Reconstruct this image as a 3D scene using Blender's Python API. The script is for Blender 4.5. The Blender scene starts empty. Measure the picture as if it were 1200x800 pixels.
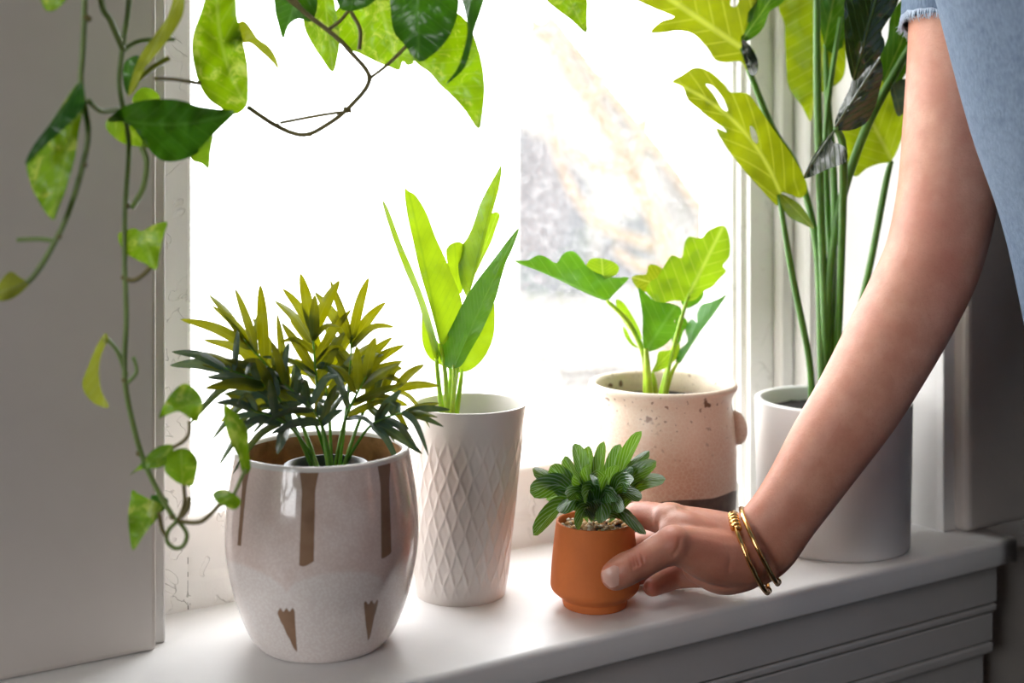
import bpy, bmesh, math, random
from mathutils import Vector, Matrix, noise
from mathutils.geometry import delaunay_2d_cdt
random.seed(7)
SC = bpy.context.scene
COL = SC.collection
PI = math.pi

# ------------------------------------------------------------------ camera
FPX = 1500.0          # focal length in pixels of the 1200x800 frame
VH = 190.0            # horizon row
SZ = 0.80             # height of the window sill above the floor
CH = 0.28             # camera height above the sill
YAW = math.atan2(0.5237, 0.8519)
FW = Vector((math.sin(YAW), math.cos(YAW), 0))
RT = Vector((math.cos(YAW), -math.sin(YAW), 0))
UP = Vector((0, 0, 1))
CAM = Vector((0, 0, SZ + CH))
cd = bpy.data.cameras.new('camera'); cam = bpy.data.objects.new('camera', cd); COL.objects.link(cam)
cam.location = CAM; cam.rotation_euler = (PI/2, 0, -YAW)
cd.sensor_width = 36; cd.lens = FPX/1200*36; cd.shift_y = -(400-VH)/1200
cd.clip_start = 0.02; cd.clip_end = 200
cd.dof.use_dof = True; cd.dof.focus_distance = 0.80; cd.dof.aperture_fstop = 4.8
SC.camera = cam
def P(u, v, d):
    return CAM + FW*d + RT*((u-600)/FPX*d) + UP*((VH-v)/FPX*d)
def SILL(u, v):
    return P(u, v, FPX*CH/(v-VH))

# ------------------------------------------------------------------ world, light, exposure
SKY = 8.5
w = bpy.data.worlds.new('sky'); SC.world = w; w.use_nodes = True
bgn = w.node_tree.nodes['Background']
bgn.inputs[0].default_value = (0.975, 0.985, 1.0, 1); bgn.inputs[1].default_value = SKY
def area(name, loc, rot, sx, sy, energy, color=(1, 1, 1), portal=False):
    l = bpy.data.lights.new(name, 'AREA'); l.shape = 'RECTANGLE'; l.size = sx; l.size_y = sy
    l.energy = energy; l.color = color
    o = bpy.data.objects.new(name, l); COL.objects.link(o); o.location = loc; o.rotation_euler = rot
    if portal: l.cycles.is_portal = True
    return o
area('window_portal', (0.49, 0.86, SZ+0.6), (-PI/2, 0, 0), 0.62, 1.3, 1, portal=True)
area('side_window_portal', (-0.995, 0.0, 1.25), (0, -PI/2, 0), 0.8, 0.6, 1, portal=True)
vs = SC.view_settings
vs.view_transform = 'Standard'; vs.look = 'None'; vs.gamma = 1; vs.use_curve_mapping = False
vs.exposure = 0.0
SC.cycles.use_denoising = True
SC.cycles.max_bounces = 10; SC.cycles.transparent_max_bounces = 16
SC.cycles.sample_clamp_indirect = 8

# ------------------------------------------------------------------ materials
def hexc(h):
    c = [int(h[i:i+2], 16)/255 for i in (0, 2, 4)]
    return tuple(x/12.92 if x < .04045 else ((x+.055)/1.055)**2.4 for x in c) + (1,)
class NT:
    def __init__(s, name):
        s.m = bpy.data.materials.new(name); s.m.use_nodes = True
        s.t = s.m.node_tree; s.n = s.t.nodes; s.b = s.n['Principled BSDF']; s.out = s.n['Material Output']
    def add(s, typ, **kw):
        n = s.n.new(typ)
        for k, v in kw.items():
            if k.startswith('i_'):
                key = k[2:]; key = int(key) if key.isdigit() else key.replace('_', ' ')
                n.inputs[key].default_value = v
            else: setattr(n, k, v)
        return n
    def ln(s, a, b): s.t.links.new(a, b)
    def ramp(s, src, stops, interp='LINEAR'):
        r = s.n.new('ShaderNodeValToRGB'); r.color_ramp.interpolation = interp
        el = r.color_ramp.elements
        while len(el) < len(stops): el.new(0.5)
        for e, (p, c) in zip(el, stops):
            e.position = p; e.color = c if len(c) == 4 else (*c, 1)
        s.ln(src, r.inputs[0]); return r
    def mix(s, fac, a, b, blend='MIX'):
        n = s.n.new('ShaderNodeMix'); n.data_type = 'RGBA'; n.blend_type = blend
        for sock, val in ((n.inputs[0], fac), (n.inputs[6], a), (n.inputs[7], b)):
            if hasattr(val, 'links'): s.ln(val, sock)
            else: sock.default_value = val
        return n.outputs[2]
    def math(s, op, a, b=0.0):
        n = s.n.new('ShaderNodeMath'); n.operation = op
        for sock, val in ((n.inputs[0], a), (n.inputs[1], b)):
            if hasattr(val, 'links'): s.ln(val, sock)
            else: sock.default_value = val
        return n.outputs[0]
    def noise(s, scale, detail=4, rough=.55, coord=None, dist=0):
        n = s.add('ShaderNodeTexNoise', i_Scale=scale, i_Detail=detail, i_Roughness=rough, i_Distortion=dist)
        s.ln(coord if coord else s.obj(), n.inputs['Vector']); return n
    def obj(s):
        if not hasattr(s, '_tc'): s._tc = s.n.new('ShaderNodeTexCoord')
        return s._tc.outputs['Object']
    def uv(s):
        s.obj(); return s._tc.outputs['UV']
    def bump(s, h, strength=.3, dist=.001):
        b = s.add('ShaderNodeBump', i_Strength=strength, i_Distance=dist); s.ln(h, b.inputs['Height'])
        s.ln(b.outputs[0], s.b.inputs['Normal']); return b
    def attr(s, name):
        a = s.n.new('ShaderNodeAttribute'); a.attribute_name = name; return a.outputs['Fac']

def simple(name, col, rough=.5, metal=0, nscale=0, namt=.1, bump=0, bscale=60, spec=.5, coat=0):
    k = NT(name); k.b.inputs['Roughness'].default_value = rough; k.b.inputs['Metallic'].default_value = metal
    k.b.inputs['Specular IOR Level'].default_value = spec
    k.b.inputs['Coat Weight'].default_value = coat
    if nscale:
        n = k.noise(nscale)
        d = tuple(c*(1-namt) for c in col[:3]) + (1,)
        r = k.ramp(n.outputs[0], [(.3, d), (.7, col)]); k.ln(r.outputs[0], k.b.inputs['Base Color'])
    else: k.b.inputs['Base Color'].default_value = col
    if bump:
        b = k.noise(bscale, 6); k.bump(b.outputs[0], bump, .001)
    return k.m

def paint(name, col, wear=.0, bscale=35, bstr=.25):
    k = NT(name); k.b.inputs['Roughness'].default_value = .42
    n1 = k.noise(6, 5); n2 = k.noise(bscale, 8, .65)
    dk = tuple(c*.90 for c in col[:3]) + (1,)
    c = k.ramp(n1.outputs[0], [(.35, dk), (.65, col)]).outputs[0]
    if wear:
        n3 = k.noise(26, 8, .7, dist=.6)
        f = k.ramp(n3.outputs[0], [(.66, (0, 0, 0, 1)), (.70, (1, 1, 1, 1))]).outputs[0]
        c = k.mix(k.math('MULTIPLY', f, wear), c, (.46, .44, .41, 1))
    k.ln(c, k.b.inputs['Base Color'])
    k.bump(n2.outputs[0], bstr, .0012)
    return k.m

TS = .46      # share of the light a leaf blade lets through
def leafmat(name, top, trans, fac=.5, rough=.35, vein=(.6, .7, .2, 1), vein_amt=.35, nlat=9, slope=1.0, var=None, under=None, coat=.0, nscale=30, bump=.35, sheen=.5, latw=.10):
    """top: reflected colour, trans: light coming through; UV x = across (0..1), y = along."""
    k = NT(name)
    sep = k.add('ShaderNodeSeparateXYZ'); k.ln(k.uv(), sep.inputs[0])
    ax = k.math('ABSOLUTE', k.math('SUBTRACT', sep.outputs[0], .5))
    mid = k.ramp(ax, [(.008, (1, 1, 1, 1)), (.03, (0, 0, 0, 1))]).outputs[0]
    ph = k.math('SUBTRACT', k.math('MULTIPLY', sep.outputs[1], nlat), k.math('MULTIPLY', ax, nlat*slope))
    fr = k.math('ABSOLUTE', k.math('SUBTRACT', k.math('FRACT', ph), .5))
    lat = k.ramp(fr, [(.0, (1, 1, 1, 1)), (latw, (0, 0, 0, 1))]).outputs[0]
    veins = k.math('MAXIMUM', mid, k.math('MULTIPLY', lat, .6))
    trans = tuple(c*TS for c in trans[:3])+(1,)
    nz = k.noise(nscale, 4)
    dk = tuple(c*.72 for c in top[:3]) + (1,)
    dt = tuple(c*.75 for c in trans[:3]) + (1,)
    ct = k.ramp(nz.outputs[0], [(.35, dk), (.65, top)]).outputs[0]
    cr = k.ramp(nz.outputs[0], [(.35, dt), (.65, trans)]).outputs[0]
    if var:
        n2 = k.noise(70, 5, .7, dist=1.2)
        f = k.ramp(n2.outputs[0], [(.54, (0, 0, 0, 1)), (.64, (1, 1, 1, 1))]).outputs[0]
        ct = k.mix(k.math('MULTIPLY', f, .7), ct, var); cr = k.mix(k.math('MULTIPLY', f, .6), cr, tuple(c*TS for c in var[:3])+(1,))
    va = k.math('MULTIPLY', veins, vein_amt)
    ct = k.mix(va, ct, vein); cr = k.mix(va, cr, tuple(c*TS*.9 for c in vein[:3])+(1,))
    k.ln(ct, k.b.inputs['Base Color']); k.b.inputs['Roughness'].default_value = rough
    k.b.inputs['Coat Weight'].default_value = coat
    k.b.inputs['Specular IOR Level'].default_value = sheen
    h = k.math('SUBTRACT', k.math('MULTIPLY', nz.outputs[0], .3), k.math('MULTIPLY', veins, .8))
    k.bump(h, bump, .0012)
    tr = k.add('ShaderNodeBsdfTranslucent'); k.ln(cr, tr.inputs[0])
    mx = k.add('ShaderNodeMixShader'); mx.inputs[0].default_value = fac
    k.ln(k.b.outputs[0], mx.inputs[1]); k.ln(tr.outputs[0], mx.inputs[2]); k.ln(mx.outputs[0], k.out.inputs[0])
    return k.m

def stemmat(name, col, glow, fac=.3):
    k = NT(name); n = k.noise(60); d = tuple(c*.65 for c in col[:3])+(1,)
    k.ln(k.ramp(n.outputs[0], [(.3, d), (.7, col)]).outputs[0], k.b.inputs['Base Color']); k.b.inputs['Roughness'].default_value = .42
    k.b.inputs['Subsurface Weight'].default_value = fac; k.b.inputs['Subsurface Radius'].default_value = glow[:3]; k.b.inputs['Subsurface Scale'].default_value = .004
    return k.m
M = {}
M['white'] = paint('white_paint', hexc('f1efec'), wear=0, bstr=.18)
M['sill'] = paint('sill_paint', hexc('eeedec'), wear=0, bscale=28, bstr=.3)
k = NT('old_flaking_paint'); k.b.inputs['Roughness'].default_value = .5
n1 = k.noise(30, 3, .5, dist=.8); n2 = k.noise(22, 8, .65); n3 = k.noise(70, 3, .5)
ed_ = k.math('ABSOLUTE', k.math('SUBTRACT', n1.outputs[0], .52)); lnm = k.ramp(ed_, [(.0, (1, 1, 1, 1)), (.008, (0, 0, 0, 1))]).outputs[0]
lnm = k.math('MULTIPLY', lnm, k.ramp(n3.outputs[0], [(.45, (0, 0, 0, 1)), (.6, (1, 1, 1, 1))]).outputs[0])
k.ln(k.mix(k.math('MULTIPLY', lnm, .32), hexc('efeeea'), (.32, .30, .28, 1)), k.b.inputs['Base Color'])
stp = k.ramp(n1.outputs[0], [(.515, (0, 0, 0, 1)), (.525, (1, 1, 1, 1))]).outputs[0]
k.bump(k.math('ADD', stp, k.math('MULTIPLY', n2.outputs[0], .8)), .7, .0012); M['rail'] = k.m
M['pier'] = paint('wall_paint', hexc('cfc7c0'), wear=0, bscale=60, bstr=.1)
M['apron'] = paint('shaded_apron_paint', hexc('c8c5c3'), wear=0, bscale=45, bstr=.2)  # white paint like the sill, greyed to put shade into its colour
M['room'] = simple('room_wall', hexc('6a6058'), .8, nscale=3, namt=.08)
M['ceil'] = simple('ceiling_paint', hexc('a39c94'), .9, nscale=3, namt=.05)
M['floor'] = simple('floor_wood', hexc('3f2f25'), .5, nscale=8, namt=.4)
M['dark'] = simple('dark_gap', (.03, .028, .026, 1), .9)
M['stemg'] = stemmat('green_stem', hexc('6f9a2a'), (.5, 1, .1))
M['stemd'] = stemmat('dark_green_stem', hexc('4c7d1d'), (.5, 1, .1))
M['stemy'] = stemmat('pale_green_stem', hexc('b6d43a'), (.8, 1, .1), .6)
M['stemb'] = simple('olive_brown_vine', hexc('7a6f3c'), .55, nscale=80, namt=.4)
M['stempo'] = stemmat('pothos_vine', hexc('7f9450'), (.5, 1, .2))
M['soil'] = simple('soil', (.012, .009, .007, 1), .95, nscale=120, namt=.6, bump=1, bscale=250)
M['black'] = simple('black_plastic', (.01, .011, .014, 1), .35)
M['gold'] = simple('gold', (.83, .52, .20, 1), .17, 1)
M['goldk'] = simple('shaded_gold', (.30, .17, .06, 1), .3, 1)  # darker copy of the gold, for shadow reflected at the bangle ends
# glass pane: clear with a little dust
k = NT('pane_glass')
tr = k.add('ShaderNodeBsdfTransparent'); gl = k.add('ShaderNodeBsdfGlossy'); gl.inputs['Roughness'].default_value = .02
df = k.add('ShaderNodeBsdfTranslucent'); df.inputs[0].default_value = (.8, .8, .8, 1)
m1 = k.add('ShaderNodeMixShader'); m1.inputs[0].default_value = .04
k.ln(tr.outputs[0], m1.inputs[1]); k.ln(gl.outputs[0], m1.inputs[2])
nn = k.noise(180, 8, .75); rr = k.ramp(nn.outputs[0], [(.45, (.015, .015, .015, 1)), (.75, (.12, .12, .12, 1))])
m2 = k.add('ShaderNodeMixShader'); k.ln(rr.outputs[0], m2.inputs[0]); k.ln(m1.outputs[0], m2.inputs[1]); k.ln(df.outputs[0], m2.inputs[2])
k.ln(m2.outputs[0], k.out.inputs[0]); M['glass'] = k.m
# leaves
M['palm'] = leafmat('palm_leaf', hexc('4a6a30'), hexc('bcba04'), .46, .32, vein_amt=.15, nlat=1, slope=0)
M['palmd'] = leafmat('palm_leaf_reflecting', hexc('46655c'), hexc('7d8a10'), .25, .22, vein_amt=.1, nlat=1, slope=0, sheen=.8)  # blue-grey reflection on the darker fronds is put into this colour
M['banana'] = leafmat('banana_leaf', hexc('5d9c2e'), hexc('b9dc1a'), .55, .38, vein=hexc('4d7d1c'), vein_amt=.25, nlat=16, slope=.5)
M['bananad'] = leafmat('banana_leaf_shaded', hexc('3e8a2c'), hexc('8cc31a'), .35, .38, vein=hexc('7fb84a'), vein_amt=.25, nlat=22, slope=.5)  # darker copy of the leaf: shade of the front leaf painted in
M['sello'] = leafmat('philodendron_leaf', hexc('5c9a2a'), hexc('aed51a'), .58, .35, vein=hexc('d4ea6a'), vein_amt=.45, nlat=6, slope=1.0)
M['sellod'] = leafmat('philodendron_leaf_shaded', hexc('3c8a26'), hexc('7fbf1a'), .42, .35, vein=hexc('8cc85a'), vein_amt=.35, nlat=6, slope=1.0)  # front-lit leaves: missing back light painted in as a darker copy
M['monst'] = leafmat('split_leaf', hexc('6a8d1c'), hexc('a2ae0c'), .55, .35, vein=hexc('dbe860'), vein_amt=.5, nlat=6, slope=1.2)
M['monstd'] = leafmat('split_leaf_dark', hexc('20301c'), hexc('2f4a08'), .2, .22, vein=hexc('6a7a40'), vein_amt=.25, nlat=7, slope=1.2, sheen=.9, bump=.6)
M['monstg'] = leafmat('split_leaf_green', hexc('2f6a1c'), hexc('6fa60a'), .4, .3, vein=hexc('b9d860'), vein_amt=.4, nlat=6, slope=1.2)
M['monst3'] = leafmat('split_leaf_lit', hexc('6f9a1c'), hexc('d8f018'), .68, .35, vein=hexc('e6f070'), vein_amt=.5, nlat=6, slope=1.2)  # brighter copy: back light painted in where the stile blocks it
M['pothos'] = leafmat('pothos_leaf', hexc('5b9a2c'), hexc('a5d008'), .52, .3, vein=hexc('cfe37a'), vein_amt=.25, nlat=7, slope=.8, var=hexc('d8e46a'))
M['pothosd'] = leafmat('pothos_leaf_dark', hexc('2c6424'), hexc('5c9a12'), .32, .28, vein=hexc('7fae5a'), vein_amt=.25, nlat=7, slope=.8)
M['pothosy'] = leafmat('pothos_leaf_pale', hexc('b3bd4a'), hexc('b9c41a'), .5, .35, vein=hexc('dfe6a0'), vein_amt=.3, nlat=6, slope=.8)
M['small'] = leafmat('veined_small_leaf', hexc('1a5228'), hexc('9fdc18'), .40, .25, vein=hexc('c4e2bc'), vein_amt=.7, nlat=7, slope=.9, sheen=.9, latw=.24)
# pots
k = NT('drip_glaze'); k.b.inputs['Roughness'].default_value = .12; k.b.inputs['Coat Weight'].default_value = .5
n1 = k.noise(55, 5); n2 = k.noise(14, 3)
vo = k.add('ShaderNodeTexVoronoi', i_Scale=700.0); k.ln(k.obj(), vo.inputs['Vector'])
c = k.ramp(n1.outputs[0], [(.3, hexc('dfc9c0')), (.7, hexc('efe4df'))]).outputs[0]
c = k.mix(k.ramp(n2.outputs[0], [(.4, (0, 0, 0, 1)), (.65, (.7, .7, .7, 1))]).outputs[0], c, hexc('e4cbc1'))
c = k.mix(k.math('MULTIPLY', k.attr('arch'), .85), c, hexc('f0eae6'))
c = k.mix(k.ramp(vo.outputs['Distance'], [(.3, (0, 0, 0, 1)), (.6, (.25, .25, .25, 1))]).outputs[0], c, hexc('c6aca4'))
f = k.ramp(k.attr('drip'), [(.47, (0, 0, 0, 1)), (.53, (1, 1, 1, 1))]).outputs[0]
c = k.mix(f, c, k.ramp(n1.outputs[0], [(.3, hexc('7c5a40')), (.7, hexc('977458'))]).outputs[0])
k.ln(c, k.b.inputs['Base Color'])
k.ln(k.ramp(f, [(0, (.12, .12, .12, 1)), (1, (.6, .6, .6, 1))]).outputs[0], k.b.inputs['Roughness'])
M['drip'] = k.m
M['clay'] = simple('rough_brown_clay', hexc('b98a5c'), .9, nscale=90, namt=.5, bump=1, bscale=260)
M['rimglaze'] = simple('rim_glaze', hexc('e2dcd8'), .12, nscale=40, namt=.06)
M['ceramic'] = simple('white_ceramic', hexc('ece6e1'), .28, nscale=20, namt=.03)
M['whitepot'] = simple('matte_white_pot', hexc('e9e8e6'), .45, nscale=20, namt=.03)
k = NT('stoneware'); k.b.inputs['Roughness'].default_value = .35
vo = k.add('ShaderNodeTexVoronoi', i_Scale=330.0); vo.feature = 'DISTANCE_TO_EDGE'; k.ln(k.obj(), vo.inputs['Vector'])
n1 = k.noise(22, 4); n2 = k.noise(120, 3); n3 = k.noise(75, 2, .4)
c = k.ramp(n1.outputs[0], [(.3, hexc('d3b09a')), (.7, hexc('e0c8b4'))]).outputs[0]
c = k.mix(k.ramp(vo.outputs['Distance'], [(.02, (.6, .6, .6, 1)), (.1, (0, 0, 0, 1))]).outputs[0], c, hexc('e9dccd'))
c = k.mix(k.math('MULTIPLY', k.attr('top'), .6), c, hexc('ddd0bc'))
n6 = k.noise(260, 2, .5)
sp = k.math('MAXIMUM', k.ramp(n3.outputs[0], [(.69, (0, 0, 0, 1)), (.72, (1, 1, 1, 1))]).outputs[0], k.ramp(n6.outputs[0], [(.66, (0, 0, 0, 1)), (.70, (.8, .8, .8, 1))]).outputs[0])
c = k.mix(k.math('MULTIPLY', sp, k.attr('speck')), c, hexc('6e4a34'))
bandf = k.ramp(k.attr('band'), [(.45, (0, 0, 0, 1)), (.55, (1, 1, 1, 1))]).outputs[0]
c = k.mix(bandf, c, k.ramp(n2.outputs[0], [(.3, hexc('4a3c36')), (.7, hexc('6b5a50'))]).outputs[0])
k.ln(c, k.b.inputs['Base Color']); k.bump(vo.outputs['Distance'], .25, .0006); M['stone'] = k.m
M['terra'] = simple('terracotta', hexc('cc6f33'), .75, nscale=40, namt=.14, bump=.25, bscale=300)
# skin
k = NT('skin'); k.b.inputs['Roughness'].default_value = .48
n1 = k.noise(60, 5); n2 = k.noise(420, 4); n3 = k.noise(18, 5, .65); n5 = k.noise(900, 3)
c = k.ramp(n1.outputs[0], [(.3, hexc('bd846d')), (.7, hexc('d09c84'))]).outputs[0]
c = k.mix(k.ramp(n3.outputs[0], [(.42, (0, 0, 0, 1)), (.72, (.55, .55, .55, 1))]).outputs[0], c, hexc('b8705e'))
c = k.mix(k.ramp(n5.outputs[0], [(.55, (0, 0, 0, 1)), (.75, (.35, .35, .35, 1))]).outputs[0], c, hexc('a8725c'))
c = k.mix(k.attr('red'), c, hexc('b05c48'))
k.ln(c, k.b.inputs['Base Color']); k.b.inputs['Subsurface Weight'].default_value = .25
k.b.inputs['Subsurface Radius'].default_value = (1, .35, .2); k.b.inputs['Subsurface Scale'].default_value = .006
k.bump(k.math('ADD', n2.outputs[0], k.math('MULTIPLY', n5.outputs[0], .5)), .35, .0006); M['skin'] = k.m
M['nail'] = simple('fingernail', hexc('e0b0a0'), .33, nscale=200, namt=.08)
k = NT('denim'); k.b.inputs['Roughness'].default_value = .85
mp = k.add('ShaderNodeMapping'); mp.inputs['Scale'].default_value = (900, 900, 220); mp.inputs['Rotation'].default_value = (0, .5, .6)
k.ln(k.obj(), mp.inputs[0]); nf = k.noise(1, 3, .6, coord=mp.outputs[0]); n1 = k.noise(18, 4); n4 = k.noise(160, 4)
c = k.ramp(nf.outputs[0], [(.3, hexc('3c4e64')), (.7, hexc('64758a'))]).outputs[0]
c = k.mix(k.ramp(n1.outputs[0], [(.35, (0, 0, 0, 1)), (.7, (.5, .5, .5, 1))]).outputs[0], c, hexc('6a7a8e'))
c = k.mix(k.ramp(n4.outputs[0], [(.45, (0, 0, 0, 1)), (.7, (.4, .4, .4, 1))]).outputs[0], c, hexc('364a66'))
k.ln(c, k.b.inputs['Base Color']); k.bump(nf.outputs[0], .5, .0008); M['denim'] = k.m
M['thread'] = simple('denim_thread', hexc('b9c6d6'), .9)
M['hair'] = simple('brown_hair', hexc('3b2a20'), .5, nscale=90, namt=.5)
M['trous'] = simple('dark_trousers', hexc('2c3038'), .85, nscale=60, namt=.3)
M['bark'] = simple('tree_bark', hexc('7d6c58'), .9, nscale=12, namt=.4, bump=.6, bscale=30)
M['housew'] = simple('house_wall', hexc('4b4c4f'), .9, nscale=3, namt=.35)
M['housel'] = simple('pale_house_wall', hexc('7c7a76'), .9, nscale=1.6, namt=.45)
M['snow'] = simple('pale_ground', hexc('dad8d4'), .9, nscale=2, namt=.06)
PEB = [simple('pebble_%d' % i, hexc(c), .7) for i, c in enumerate(('d9b98a', 'c79a5c', 'e4d6bd', '9a7a58'))]

# ------------------------------------------------------------------ object helpers
def link(name, verts, faces, mat, parent=None, origin=None, smooth=True, uvs=None, attrs=None, mats=None, midx=None):
    o_ = origin if origin is not None else (parent['_o'] if parent is not None and '_o' in parent else (0, 0, 0))
    o_ = Vector(o_)
    me = bpy.data.meshes.new(name)
    me.from_pydata([tuple(Vector(v)-o_) for v in verts], [], faces)
    if smooth: me.polygons.foreach_set('use_smooth', [True]*len(me.polygons))
    if uvs:
        ul = me.uv_layers.new(name='UVMap')
        for lp in me.loops: ul.data[lp.index].uv = uvs[lp.vertex_index]
    for an, vals in (attrs or {}).items():
        a = me.attributes.new(an, 'FLOAT', 'POINT'); a.data.foreach_set('value', vals)
    for m_ in (mats or [mat]): me.materials.append(m_)
    if midx: me.polygons.foreach_set('material_index', midx)
    me.update()
    ob = bpy.data.objects.new(name, me); COL.objects.link(ob)
    if parent is not None:
        ob.parent = parent; ob['_o'] = tuple(o_)
    else:
        ob.location = o_; ob['_o'] = tuple(o_)
    return ob
def thing(name, label, cat, loc, group=None):
    o = bpy.data.objects.new(name, None); COL.objects.link(o); o.location = loc; o.empty_display_size = .02
    o['label'] = label; o['category'] = cat; o['_o'] = tuple(loc)
    if group: o['group'] = group
    return o
def tag(o, label, cat, group=None):
    o['label'] = label; o['category'] = cat
    if group: o['group'] = group
    return o
def struct(o, label=None, cat=None):
    o['kind'] = 'structure'
    if label: o['label'] = label
    if cat: o['category'] = cat
    return o
def boxv(x0, x1, y0, y1, z0, z1):
    v = [(x, y, z) for x in (x0, x1) for y in (y0, y1) for z in (z0, z1)]
    f = [(0, 1, 3, 2), (4, 6, 7, 5), (0, 4, 5, 1), (2, 3, 7, 6), (0, 2, 6, 4), (1, 5, 7, 3)]
    return v, f
def box(name, x0, x1, y0, y1, z0, z1, mat, parent=None, bevel=0, seg=2):
    v, f = boxv(x0, x1, y0, y1, z0, z1)
    if bevel:
        bm = bmesh.new()
        vs_ = [bm.verts.new(p) for p in v]
        for q in f: bm.faces.new([vs_[i] for i in q])
        bmesh.ops.recalc_face_normals(bm, faces=bm.faces)
        bmesh.ops.bevel(bm, geom=list(bm.edges), offset=bevel, segments=seg, affect='EDGES', profile=.5)
        bm.verts.index_update(); v = [tuple(q.co) for q in bm.verts]; f = [[q.index for q in fc.verts] for fc in bm.faces]; bm.free()
    return link(name, v, f, mat, parent, smooth=False)
def catmull(pts, n, closed=False):
    pts = [Vector(p) for p in pts]; N = len(pts); out = []
    segs = N if closed else N-1
    for i in range(segs):
        if closed: p0, p1, p2, p3 = (pts[(i+j-1) % N] for j in range(4))
        else: p0, p1, p2, p3 = pts[max(i-1, 0)], pts[i], pts[i+1], pts[min(i+2, N-1)]
        for j in range(n):
            t = j/n; t2 = t*t; t3 = t2*t
            out.append(.5*((2*p1)+(p2-p0)*t+(2*p0-5*p1+4*p2-p3)*t2+(3*p1-p0-3*p2+p3)*t3))
    if not closed: out.append(pts[-1])
    return out
def frames(pts):
    n = len(pts); T = [(pts[min(i+1, n-1)]-pts[max(i-1, 0)]).normalized() for i in range(n)]
    ref = UP if abs(T[0].dot(UP)) < .9 else RT
    N = [(ref-T[0]*ref.dot(T[0])).normalized()]
    for i in range(1, n):
        q = N[-1]-T[i]*N[-1].dot(T[i]); N.append(q.normalized())
    return T, N
def tubegeo(pts, radii, seg=8, caps=True, sub=5, round_ends=False):
    """round tube through control points"""
    P4 = [Vector((*p, r)) for p, r in zip(pts, radii)]
    if sub > 1: P4 = catmull(P4, sub)
    pp = [Vector(q[:3]) for q in P4]; rr = [q[3] for q in P4]
    if round_ends:
        T, _ = frames(pp); a, b = [], []
        for ang in (75, 45, 20):
            a.append((pp[0]-T[0]*rr[0]*math.sin(math.radians(ang)), rr[0]*math.cos(math.radians(ang))))
            b.insert(0, (pp[-1]+T[-1]*rr[-1]*math.sin(math.radians(ang)), rr[-1]*math.cos(math.radians(ang))))
        pp = [x for x, _ in a]+pp+[x for x, _ in b]; rr = [x for _, x in a]+rr+[x for _, x in b]
    T, N = frames(pp); V = []; F = []
    for p, t, n, r in zip(pp, T, N, rr):
        b = t.cross(n)
        for j in range(seg):
            a = 2*PI*j/seg; V.append(p+(n*math.cos(a)+b*math.sin(a))*r)
    m = len(pp)
    for i in range(m-1):
        for j in range(seg):
            F.append((i*seg+j, i*seg+(j+1) % seg, (i+1)*seg+(j+1) % seg, (i+1)*seg+j))
    if caps:
        F.append(tuple(range(seg))[::-1]); F.append(tuple(range((m-1)*seg, m*seg)))
    return V, F
def tube(name, pts, radii, mat, parent, seg=8, sub=5, **kw):
    if not isinstance(radii, (list, tuple)): radii = [radii]*len(pts)
    V, F = tubegeo(pts, radii, seg, True, sub, **kw)
    return link(name, V, F, mat, parent)
def piece(pts, n):
    """smooth 2D profile piece"""
    return [(q[0], q[1]) for q in catmull([Vector((a, b, 0)) for a, b in pts], n)]
def camaxes(C):
    h = Vector((CAM.x-C.x, CAM.y-C.y, 0)).normalized()
    return h, Vector((-h.y, h.x, 0))      # towards the camera, to its right
def lathe(C, prof, seg, disp=None, lean=Vector((0, 0, 0)), attr=None, cap0=True):
    """prof: list of (radius, height). disp(phi, r, z) -> extra radius. attr name -> fn(phi, r, z)"""
    h, rr = camaxes(C); V, F = [], []; A = {a: [] for a in (attr or {})}
    for i, (r, z) in enumerate(prof):
        for j in range(seg):
            ph = 2*PI*j/seg - PI
            q = r+(disp(ph, r, z, i) if disp else 0)
            V.append(C+(h*math.cos(ph)+rr*math.sin(ph))*q+UP*z+lean*z)
            for a in A: A[a].append(attr[a](ph, r, z, i))
    for i in range(len(prof)-1):
        for j in range(seg):
            F.append((i*seg+j, i*seg+(j+1) % seg, (i+1)*seg+(j+1) % seg, (i+1)*seg+j))
    if cap0: F.append(tuple(range(seg))[::-1])
    return V, F, A
def disc(name, C, r, z, mat, parent, seg=48, bumpy=0.0):
    V, F = [C+UP*z], []
    rings = 8; h, rr = camaxes(C)
    for i in range(1, rings+1):
        for j in range(seg):
            a = 2*PI*j/seg; q = r*i/rings
            p = C+(h*math.cos(a)+rr*math.sin(a))*q+UP*z
            V.append(p+UP*(bumpy*noise.noise(p*400)))
    for j in range(seg): F.append((0, 1+j, 1+(j+1) % seg))
    for i in range(rings-1):
        for j in range(seg):
            a = 1+i*seg+j; b = 1+i*seg+(j+1) % seg; F.append((a, a+seg, b+seg, b))
    return link(name, V, F, mat, parent)

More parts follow.
